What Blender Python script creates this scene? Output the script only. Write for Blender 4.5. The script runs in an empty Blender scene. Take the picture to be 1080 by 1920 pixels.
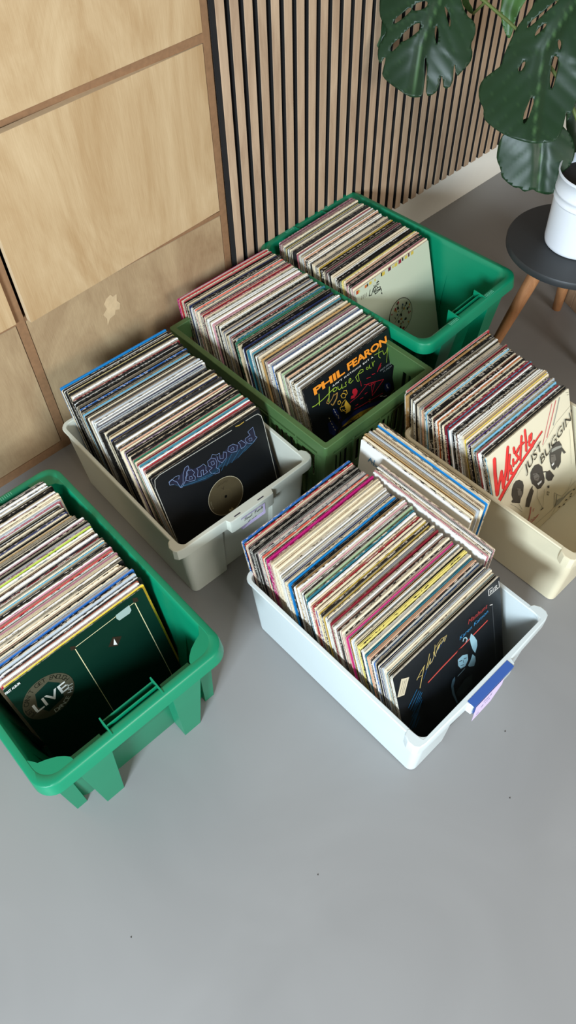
import bpy, math, random
from math import sin, cos, radians, pi, sqrt, hypot, atan2
from mathutils import Vector, Matrix
from mathutils.geometry import delaunay_2d_cdt

sc = bpy.context.scene
COL = sc.collection
R = random.Random(11)

def lin(h):
    if isinstance(h, str):
        h = h.lstrip('#'); c = [int(h[i:i+2], 16)/255 for i in (0, 2, 4)]
    else: c = [x/255 for x in h]
    return tuple(x/12.92 if x <= .04045 else ((x+.055)/1.055)**2.4 for x in c)

# ------------------------------------------------------------------ camera
CAM_F, CAM_TH, CAM_RO, CAM_H = 1418.8, .9417, -.0338, 1.6089
Fv = Vector((0, cos(CAM_TH), -sin(CAM_TH))); Rv = Vector((1, 0, 0)); Uv = Vector((0, sin(CAM_TH), cos(CAM_TH)))
R2 = cos(CAM_RO)*Rv + sin(CAM_RO)*Uv; U2 = -sin(CAM_RO)*Rv + cos(CAM_RO)*Uv
cam = bpy.data.cameras.new('camera'); co = bpy.data.objects.new('camera', cam); COL.objects.link(co)
m = Matrix((R2, U2, -Fv)).transposed().to_4x4(); m.translation = (0, 0, CAM_H)
co.matrix_world = m
cam.sensor_fit = 'VERTICAL'; cam.sensor_height = 36; cam.lens = 36*CAM_F/1920; cam.clip_start = .05
sc.camera = co

# ------------------------------------------------------------------ light
w = bpy.data.worlds.new('room_light'); sc.world = w; w.use_nodes = True
bg = w.node_tree.nodes['Background']; bg.inputs[0].default_value = (*lin('#ebe0cf'), 1); bg.inputs[1].default_value = .40
def area(name, loc, target, sx, sy, power, col):
    l = bpy.data.lights.new(name, 'AREA'); l.shape = 'RECTANGLE'; l.size = sx; l.size_y = sy; l.energy = power; l.color = col
    o = bpy.data.objects.new(name, l); COL.objects.link(o); o.location = loc
    o.rotation_euler = (Vector(target)-Vector(loc)).to_track_quat('-Z', 'Y').to_euler(); return o
area('window_daylight', (-1.2, -2.55, 1.95), (.3, .8, .2), .95, .8, 275, (.74, .88, 1.0))
area('right_fill_light', (2.3, -1.9, 1.9), (.4, .6, .1), 1.3, 1.1, 70, (1.0, .97, .93))  # weaker fill lamp added behind right, brightens the near floor and softens shadows
sc.view_settings.view_transform = 'Standard'; sc.view_settings.look = 'None'; sc.view_settings.gamma = 1
sc.view_settings.exposure = 0.08
sc.view_settings.use_curve_mapping = False

# ------------------------------------------------------------------ materials
MATS = {}
def nodes(name):
    m = bpy.data.materials.new(name); m.use_nodes = True; MATS[name] = m
    nt = m.node_tree; return m, nt, nt.nodes['Principled BSDF']
def N(nt, t, **k):
    n = nt.nodes.new(t)
    for a, b in k.items():
        if a.startswith('_'): setattr(n, a[1:], b)
        else: n.inputs[a.replace('__', ' ')].default_value = b
    return n
def plain(name, col, rough=.5, var=.06, scale=30, bump=0, spec=.5, metal=0, coords='Object'):
    m, nt, b = nodes(name)
    c = lin(col)
    tc = N(nt, 'ShaderNodeTexCoord'); nz = N(nt, 'ShaderNodeTexNoise', Scale=scale, Detail=4)
    nt.links.new(tc.outputs[coords], nz.inputs['Vector'])
    mx = N(nt, 'ShaderNodeMix', _data_type='RGBA')
    mx.inputs[6].default_value = (*[x*(1-var) for x in c], 1); mx.inputs[7].default_value = (*[min(1, x*(1+var)) for x in c], 1)
    nt.links.new(nz.outputs['Fac'], mx.inputs[0]); nt.links.new(mx.outputs[2], b.inputs['Base Color'])
    b.inputs['Roughness'].default_value = rough; b.inputs['Specular IOR Level'].default_value = spec; b.inputs['Metallic'].default_value = metal
    if bump:
        bp = N(nt, 'ShaderNodeBump', Strength=bump, Distance=.002)
        nt.links.new(nz.outputs['Fac'], bp.inputs['Height']); nt.links.new(bp.outputs[0], b.inputs['Normal'])
    return m
def wood(name, c1, c2, rough=.5, sc_=(1, 1, 1), wave=6, dist=4, bump=0, spec=.4, extra=None):
    m, nt, b = nodes(name)
    tc = N(nt, 'ShaderNodeTexCoord'); mp = N(nt, 'ShaderNodeMapping'); mp.inputs['Scale'].default_value = sc_
    nt.links.new(tc.outputs['Object'], mp.inputs['Vector'])
    n1 = N(nt, 'ShaderNodeTexNoise', Scale=wave, Detail=5, Roughness=.6, Distortion=dist)
    nt.links.new(mp.outputs[0], n1.inputs['Vector'])
    mp2 = N(nt, 'ShaderNodeMapping'); mp2.inputs['Scale'].default_value = (sc_[0]*30, sc_[1]*30, sc_[2]*3)
    nt.links.new(tc.outputs['Object'], mp2.inputs['Vector'])
    n2 = N(nt, 'ShaderNodeTexNoise', Scale=8, Detail=3); nt.links.new(mp2.outputs[0], n2.inputs['Vector'])
    ad = N(nt, 'ShaderNodeMath', _operation='MULTIPLY_ADD'); ad.inputs[1].default_value = .35; 
    nt.links.new(n2.outputs['Fac'], ad.inputs[0]); nt.links.new(n1.outputs['Fac'], ad.inputs[2])
    rp = N(nt, 'ShaderNodeValToRGB'); rp.color_ramp.elements[0].position = .45; rp.color_ramp.elements[1].position = .9
    rp.color_ramp.elements[0].color = (*lin(c1), 1); rp.color_ramp.elements[1].color = (*lin(c2), 1)
    nt.links.new(ad.outputs[0], rp.inputs[0]); nt.links.new(rp.outputs[0], b.inputs['Base Color'])
    b.inputs['Roughness'].default_value = rough; b.inputs['Specular IOR Level'].default_value = spec
    return m
# printed card: colours live in the 'col' attribute, alpha = how much an edge is speckled by print and wear
def card():
    m, nt, b = nodes('printed_card')
    at = N(nt, 'ShaderNodeAttribute', _attribute_name='col'); tc = N(nt, 'ShaderNodeTexCoord')
    oi = N(nt, 'ShaderNodeObjectInfo'); cb = N(nt, 'ShaderNodeCombineXYZ')
    ml = N(nt, 'ShaderNodeMath', _operation='MULTIPLY'); ml.inputs[1].default_value = 37.0
    nt.links.new(oi.outputs['Random'], ml.inputs[0]); nt.links.new(ml.outputs[0], cb.inputs[0]); nt.links.new(ml.outputs[0], cb.inputs[2])
    va = N(nt, 'ShaderNodeVectorMath', _operation='ADD'); nt.links.new(tc.outputs['Object'], va.inputs[0]); nt.links.new(cb.outputs[0], va.inputs[1])
    n1 = N(nt, 'ShaderNodeTexNoise', Scale=260, Detail=2); mp = N(nt, 'ShaderNodeMapping'); mp.inputs['Scale'].default_value = (.38, 1, 1)
    nt.links.new(va.outputs[0], mp.inputs['Vector']); nt.links.new(mp.outputs[0], n1.inputs['Vector'])
    n2 = N(nt, 'ShaderNodeTexNoise', Scale=22, Detail=2); nt.links.new(va.outputs[0], n2.inputs['Vector'])
    st = N(nt, 'ShaderNodeMapRange'); st.inputs['From Min'].default_value = .52; st.inputs['From Max'].default_value = .56
    nt.links.new(n1.outputs['Fac'], st.inputs['Value'])
    s2 = N(nt, 'ShaderNodeMapRange'); s2.inputs['From Min'].default_value = .40; s2.inputs['From Max'].default_value = .5
    nt.links.new(n2.outputs['Fac'], s2.inputs['Value'])
    mu = N(nt, 'ShaderNodeMath', _operation='MULTIPLY'); nt.links.new(st.outputs[0], mu.inputs[0]); nt.links.new(s2.outputs[0], mu.inputs[1])
    mu2 = N(nt, 'ShaderNodeMath', _operation='MULTIPLY'); nt.links.new(mu.outputs[0], mu2.inputs[0]); nt.links.new(at.outputs['Alpha'], mu2.inputs[1])
    # light spines get dark print, dark spines get pale wear
    bw = N(nt, 'ShaderNodeRGBToBW'); nt.links.new(at.outputs['Color'], bw.inputs[0])
    gt = N(nt, 'ShaderNodeMath', _operation='GREATER_THAN'); gt.inputs[1].default_value = .28; nt.links.new(bw.outputs[0], gt.inputs[0])
    pk = N(nt, 'ShaderNodeMix', _data_type='RGBA'); pk.inputs[6].default_value = (*lin('#e0d9cc'), 1); pk.inputs[7].default_value = (*lin('#2a2624'), 1)
    nt.links.new(gt.outputs[0], pk.inputs[0])
    mx = N(nt, 'ShaderNodeMix', _data_type='RGBA'); nt.links.new(mu2.outputs[0], mx.inputs[0])
    nt.links.new(at.outputs['Color'], mx.inputs[6]); nt.links.new(pk.outputs[2], mx.inputs[7])
    nt.links.new(mx.outputs[2], b.inputs['Base Color']); b.inputs['Roughness'].default_value = .42
    b.inputs['Specular IOR Level'].default_value = .35
    return m
card()
def ink():
    m, nt, b = nodes('print_ink'); at = N(nt, 'ShaderNodeAttribute', _attribute_name='col')
    nt.links.new(at.outputs['Color'], b.inputs['Base Color']); b.inputs['Roughness'].default_value = .4; b.inputs['Specular IOR Level'].default_value = .35
ink()
def floor_mat():
    m, nt, b = nodes('poured_floor')
    tc = N(nt, 'ShaderNodeTexCoord'); n1 = N(nt, 'ShaderNodeTexNoise', Scale=2.2, Detail=3, Distortion=1.2); n2 = N(nt, 'ShaderNodeTexNoise', Scale=14, Detail=6)
    nt.links.new(tc.outputs['Object'], n1.inputs['Vector']); nt.links.new(tc.outputs['Object'], n2.inputs['Vector'])
    rp = N(nt, 'ShaderNodeValToRGB'); rp.color_ramp.elements[0].position = .3; rp.color_ramp.elements[1].position = .75
    rp.color_ramp.elements[0].color = (*lin('#838281'), 1); rp.color_ramp.elements[1].color = (*lin('#8b8a89'), 1)
    nt.links.new(n1.outputs['Fac'], rp.inputs[0]); nt.links.new(rp.outputs[0], b.inputs['Base Color'])
    mr = N(nt, 'ShaderNodeMapRange'); mr.inputs['To Min'].default_value = .34; mr.inputs['To Max'].default_value = .5
    nt.links.new(n1.outputs['Fac'], mr.inputs['Value']); nt.links.new(mr.outputs[0], b.inputs['Roughness'])
    bp = N(nt, 'ShaderNodeBump', Strength=.12, Distance=.004); nt.links.new(n1.outputs['Fac'], bp.inputs['Height']); nt.links.new(bp.outputs[0], b.inputs['Normal'])
floor_mat()
plain('wall_paint', '#f1ecdf', .7, .02)
plain('black_felt', '#0c0b0b', .95, .2, 200)
wood('oak_slat', '#9c8067', '#c2a78a', .6, (6, 6, .8), 5, .6)
wood('birch_ply', '#b08f66', '#cbb089', .42, (2.2, 2.2, .8), 1.6, 3.4)
wood('browner_ply', '#94795a', '#b79e7a', .5, (2.4, 2.4, 1.6), 1.7, 2.0)  # browner, darker tone of the ply for the low cabinet fronts
plain('ply_edge', '#8a6748', .6, .25, 90)
plain('ply_edge_pale', '#c9b08d', .6, .12, 60)
plain('torn_veneer', '#c4aa84', .8, .2, 60)
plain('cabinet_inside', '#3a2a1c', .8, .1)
plain('white_plastic_warm', '#c6c8bb', .4, .03, 8)
plain('white_plastic_cool', '#c9d2d2', .35, .03, 8)
plain('cream_plastic', '#d2c8ab', .38, .04, 8)
plain('green_plastic', '#037a56', .36, .07, 9)
plain('olive_plastic', '#456339', .42, .06, 9)
plain('grip_mark', '#6fb79c', .4, .05)
plain('stack_shelf', '#5d7d63', .4, .05)
plain('stool_paint', '#26292b', .5, .12, 40)
wood('stool_wood', '#8a5c3a', '#b98458', .5, (8, 8, 1.5), 4, .8)
wood('planter_wood', '#8c6f55', '#b59374', .6, (8, 8, 1.5), 4, .8)
plain('pot_enamel', '#dfe4ea', .3, .02, 10)
plain('potting_soil', '#14100d', .95, .4, 150, .8)
plain('blue_tape', '#3459a0', .45, .05, 60)
plain('lilac_paper', '#b8a8c8', .7, .04)
plain('lilac_paper_pale', '#cdbbe0', .7, .04)
plain('pen_ink', '#2b2436', .6, 0)
plain('stem_green', '#5c6b34', .5, .15, 40)
plain('dust_speck', '#2c2723', .8, .1)
def film():
    m, nt, b = nodes('clear_film'); out = nt.nodes['Material Output']
    tr = N(nt, 'ShaderNodeBsdfTransparent'); gl = N(nt, 'ShaderNodeBsdfGlossy', Roughness=.12)
    tr.inputs[0].default_value = (.97, .97, .97, 1)
    mx = N(nt, 'ShaderNodeMixShader'); mx.inputs[0].default_value = .035
    nt.links.new(tr.outputs[0], mx.inputs[1]); nt.links.new(gl.outputs[0], mx.inputs[2]); nt.links.new(mx.outputs[0], out.inputs[0])
film()
def leaf_mat(name, c1, c2):
    m, nt, b = nodes(name)
    at = N(nt, 'ShaderNodeAttribute', _attribute_name='vein'); tc = N(nt, 'ShaderNodeTexCoord')
    nz = N(nt, 'ShaderNodeTexNoise', Scale=9, Detail=3); nt.links.new(tc.outputs['Object'], nz.inputs['Vector'])
    m1 = N(nt, 'ShaderNodeMix', _data_type='RGBA'); m1.inputs[6].default_value = (*lin(c1), 1); m1.inputs[7].default_value = (*lin(c2), 1)
    nt.links.new(nz.outputs['Fac'], m1.inputs[0])
    m2 = N(nt, 'ShaderNodeMix', _data_type='RGBA'); m2.inputs[7].default_value = (*lin('#4f7044'), 1)
    nt.links.new(at.outputs['Fac'], m2.inputs[0]); nt.links.new(m1.outputs[2], m2.inputs[6]); nt.links.new(m2.outputs[2], b.inputs['Base Color'])
    b.inputs['Roughness'].default_value = .36; b.inputs['Specular IOR Level'].default_value = .22
leaf_mat('monstera_leaf', '#17291a', '#213a22'); leaf_mat('young_leaf', '#35562c', '#4c7038')

# ------------------------------------------------------------------ mesh helpers
class MB:
    def __init__(s): s.v = []; s.f = []; s.m = []; s.c = []; s.mats = []
    def mi(s, mat):
        if mat not in s.mats: s.mats.append(mat)
        return s.mats.index(mat)
    def add(s, vs, fs, mat, col=(1, 1, 1, 0)):
        o = len(s.v); s.v += [tuple(x) for x in vs]; k = s.mi(mat)
        for i, f in enumerate(fs):
            s.f.append([o+j for j in f]); s.m.append(k); s.c.append(col[i] if isinstance(col, list) else col)
    def box(s, a, b, mat, col=(1, 1, 1, 0), tf=None):
        (x0, y0, z0), (x1, y1, z1) = a, b
        vs = [(x0, y0, z0), (x1, y0, z0), (x1, y1, z0), (x0, y1, z0), (x0, y0, z1), (x1, y0, z1), (x1, y1, z1), (x0, y1, z1)]
        if tf: vs = [tf(p) for p in vs]
        s.add(vs, [(0, 3, 2, 1), (4, 5, 6, 7), (0, 1, 5, 4), (1, 2, 6, 5), (2, 3, 7, 6), (3, 0, 4, 7)], mat, col)
    def hexa(s, vs, mat, col=(1, 1, 1, 0)):
        s.add(vs, [(0, 3, 2, 1), (4, 5, 6, 7), (0, 1, 5, 4), (1, 2, 6, 5), (2, 3, 7, 6), (3, 0, 4, 7)], mat, col)
    def loft(s, rings, mat, closed=True, cap0=False, cap1=False):
        n = len(rings[0]); vs = [p for r in rings for p in r]; fs = []
        for i in range(len(rings)-1):
            for j in range(n if closed else n-1):
                k = (j+1) % n; fs.append((i*n+j, i*n+k, (i+1)*n+k, (i+1)*n+j))
        if cap0: fs.append(tuple(reversed(range(n))))
        if cap1: fs.append(tuple((len(rings)-1)*n+j for j in range(n)))
        s.add(vs, fs, mat)
    def tube(s, pts, rad, mat, n=8, caps=True):
        rings = []
        for i, p in enumerate(pts):
            p = Vector(p); a = Vector(pts[max(0, i-1)]); b = Vector(pts[min(len(pts)-1, i+1)]); d = (b-a).normalized()
            q = Vector((0, 0, 1)) if abs(d.z) < .9 else Vector((1, 0, 0))
            x = d.cross(q).normalized(); y = d.cross(x); r = rad[i] if isinstance(rad, (list, tuple)) else rad
            rings.append([p+x*r*cos(2*pi*k/n)+y*r*sin(2*pi*k/n) for k in range(n)])
        s.loft(rings, mat, cap0=caps, cap1=caps)
    def lathe(s, prof, mat, n=48, c=(0, 0)):
        rings = [[(c[0]+r*cos(2*pi*k/n), c[1]+r*sin(2*pi*k/n), z) for k in range(n)] for r, z in prof]
        s.loft(rings, mat)
    def build(s, name, parent=None, smooth=0, col=False, bevel=0):
        me = bpy.data.meshes.new(name); me.from_pydata(s.v, [], s.f)
        for x in s.mats: me.materials.append(MATS[x])
        me.polygons.foreach_set('material_index', s.m)
        if col:
            ca = me.color_attributes.new('col', 'FLOAT_COLOR', 'CORNER'); buf = []
            for p in me.polygons: buf += list(s.c[p.index])*p.loop_total
            ca.data.foreach_set('color', buf)
        me.update()
        if smooth:
            me.shade_smooth()
            try: me.set_sharp_from_angle(angle=radians(smooth))
            except Exception: pass
        o = bpy.data.objects.new(name, me); COL.objects.link(o)
        if parent: o.parent = parent
        if bevel:
            b = o.modifiers.new('bevel', 'BEVEL'); b.width = bevel; b.segments = 2; b.limit_method = 'ANGLE'; b.angle_limit = radians(40)
        return o
def tag(o, label=None, cat=None, group=None, kind=None):
    for k, v in (('label', label), ('category', cat), ('group', group), ('kind', kind)):
        if v: o[k] = v
    return o
def empty(name, loc, rot=(0, 0, 0)):
    o = bpy.data.objects.new(name, None); o.empty_display_size = .05; COL.objects.link(o); o.location = loc; o.rotation_euler = rot; return o
def rrect(u0, u1, v0, v1, r, z, n=6, front=None):
    """rounded rectangle, counter-clockwise from the near-left corner; front = extra (u, dv) points on the near side"""
    P = []
    for cx, cy, a0 in ((u0+r, v0+r, pi), ):
        P += [(cx+r*cos(a0+pi/2*i/n), cy+r*sin(a0+pi/2*i/n), z) for i in range(n+1)]
    for u, dv in (front or []): P.append((u, v0+dv, z))
    for cx, cy, a0 in ((u1-r, v0+r, 1.5*pi), (u1-r, v1-r, 0), (u0+r, v1-r, .5*pi)):
        P += [(cx+r*cos(a0+pi/2*i/n), cy+r*sin(a0+pi/2*i/n), z) for i in range(n+1)]
    return P
def text_pts(s, bold=0.0, res=3, spacing=1.0):
    cu = bpy.data.curves.new('t', 'FONT'); cu.body = s; cu.size = 1; cu.offset = bold; cu.resolution_u = res; cu.space_character = spacing
    o = bpy.data.objects.new('t', cu); COL.objects.link(o)
    me = bpy.data.meshes.new_from_object(o)
    v = [(p.co.x, p.co.y) for p in me.vertices]; f = [tuple(p.vertices) for p in me.polygons]
    bpy.data.objects.remove(o); bpy.data.curves.remove(cu); bpy.data.meshes.remove(me)
    return v, f
"""flat printed marks: millimetres on the face of a sleeve, x to the right, z up, a hair in front of the card"""
class Art:
    def __init__(s): s.mb = MB(); s.n = 0
    def y(s): s.n += 1; return -.0003-.00002*s.n
    def poly(s, pts, col):
        y = s.y(); s.mb.add([(a/1000, y, b/1000) for a, b in pts], [tuple(range(len(pts)))], 'print_ink', (*lin(col), 0))
    def line(s, pts, wd, col):
        y = s.y(); c = (*lin(col), 0); h = wd/2
        for (a, b), (c_, d) in zip(pts, pts[1:]):
            L = hypot(c_-a, d-b) or 1; nx, ny = -(d-b)/L*h, (c_-a)/L*h
            s.mb.add([((a+nx)/1000, y, (b+ny)/1000), ((a-nx)/1000, y, (b-ny)/1000), ((c_-nx)/1000, y, (d-ny)/1000), ((c_+nx)/1000, y, (d+ny)/1000)], [(0, 1, 2, 3)], 'print_ink', c)
            y -= .000001
        if wd > 1:
            for a, b in pts:
                y -= .000001
                s.mb.add([((a+h*cos(k*pi/4))/1000, y, (b+h*sin(k*pi/4))/1000) for k in range(8)], [tuple(range(8))], 'print_ink', c)
    def disc(s, c, r, col, n=48, r0=0):
        y = s.y(); cc = (*lin(col), 0)
        o = [((c[0]+r*cos(2*pi*k/n))/1000, y, (c[1]+r*sin(2*pi*k/n))/1000) for k in range(n)]
        if not r0: s.mb.add(o, [tuple(range(n))], 'print_ink', cc)
        else:
            i = [((c[0]+r0*cos(2*pi*k/n))/1000, y, (c[1]+r0*sin(2*pi*k/n))/1000) for k in range(n)]
            s.mb.add(o+i, [(k, (k+1) % n, n+(k+1) % n, n+k) for k in range(n)], 'print_ink', cc)
    def text(s, t, p0, p1, h, col, bold=0, shear=0, spacing=1.0):
        v, f = text_pts(t, bold, spacing=spacing); x0 = min(a for a, b in v); x1 = max(a for a, b in v); cap = .72
        dx, dy = p1[0]-p0[0], p1[1]-p0[1]; L = hypot(dx, dy); nx, ny = -dy/L, dx/L; y = s.y()
        s.mb.add([((p0[0]+(a-x0)/(x1-x0)*dx+(nx+shear*dx/L)*b/cap*h)/1000, y, (p0[1]+(a-x0)/(x1-x0)*dy+(ny+shear*dy/L)*b/cap*h)/1000) for a, b in v], f, 'print_ink', (*lin(col), 0))
    def ring_text(s, t, c, r, a0, a1, h, col, inside=False, bold=0):
        """letters along a circle, from angle a0 to a1 in degrees"""
        n = len(t); y = s.y()
        for i, ch in enumerate(t):
            if ch == ' ': continue
            a = radians(a0+(a1-a0)*(i+.5)/n); v, f = text_pts(ch, bold); mx = (min(p[0] for p in v)+max(p[0] for p in v))/2
            up = (cos(a), sin(a)); 
            if inside: up = (-up[0], -up[1])
            rt = (up[1], -up[0]); k = h/.72; bx, by = c[0]+r*cos(a), c[1]+r*sin(a)
            s.mb.add([((bx+((p-mx)*rt[0]+q*up[0])*k)/1000, y, (by+((p-mx)*rt[1]+q*up[1])*k)/1000) for p, q in v], f, 'print_ink', (*lin(col), 0))
    def build(s, name, parent): return s.mb.build(name, parent, col=True)
INK = dict(lime='#94b038', redl='#b5202c', yellow='#d8a838', brown='#a07a3c', blue='#141f4a', gold='#8a7420', dark='#15130f', white='#d8d6d0', cream='#d9cda0', purple='#4a1f4a',
  grey='#55595c', red2='#b23a32', red3='#e08070', blue2='#1a4f8a', yel2='#d2bb72', tag='#cfc4a8', blue3='#1f6fa0', hair='#1c1a1b', face='#9cc4d0', face2='#6c93a8', shirt='#2e3a3a',
  silver='#a9a79c', gold2='#a98a3a', blueray='#16293a', navy='#1a1b2c', silverb='#7486a8', ray2='#2c5570', brown2='#2a2218', tapeg='#8fa39c', navyg='#04231c',
  redo='#b04a2c', yellow2='#c8b04a', orange='#c06a30', maroon='#5a1f2c', redm='#8a2638', grey2='#8b8778', redw='#e23c3a', rose='#c86a68', greyw='#96968c', skin='#46423d', skinl='#6a655d')

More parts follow.
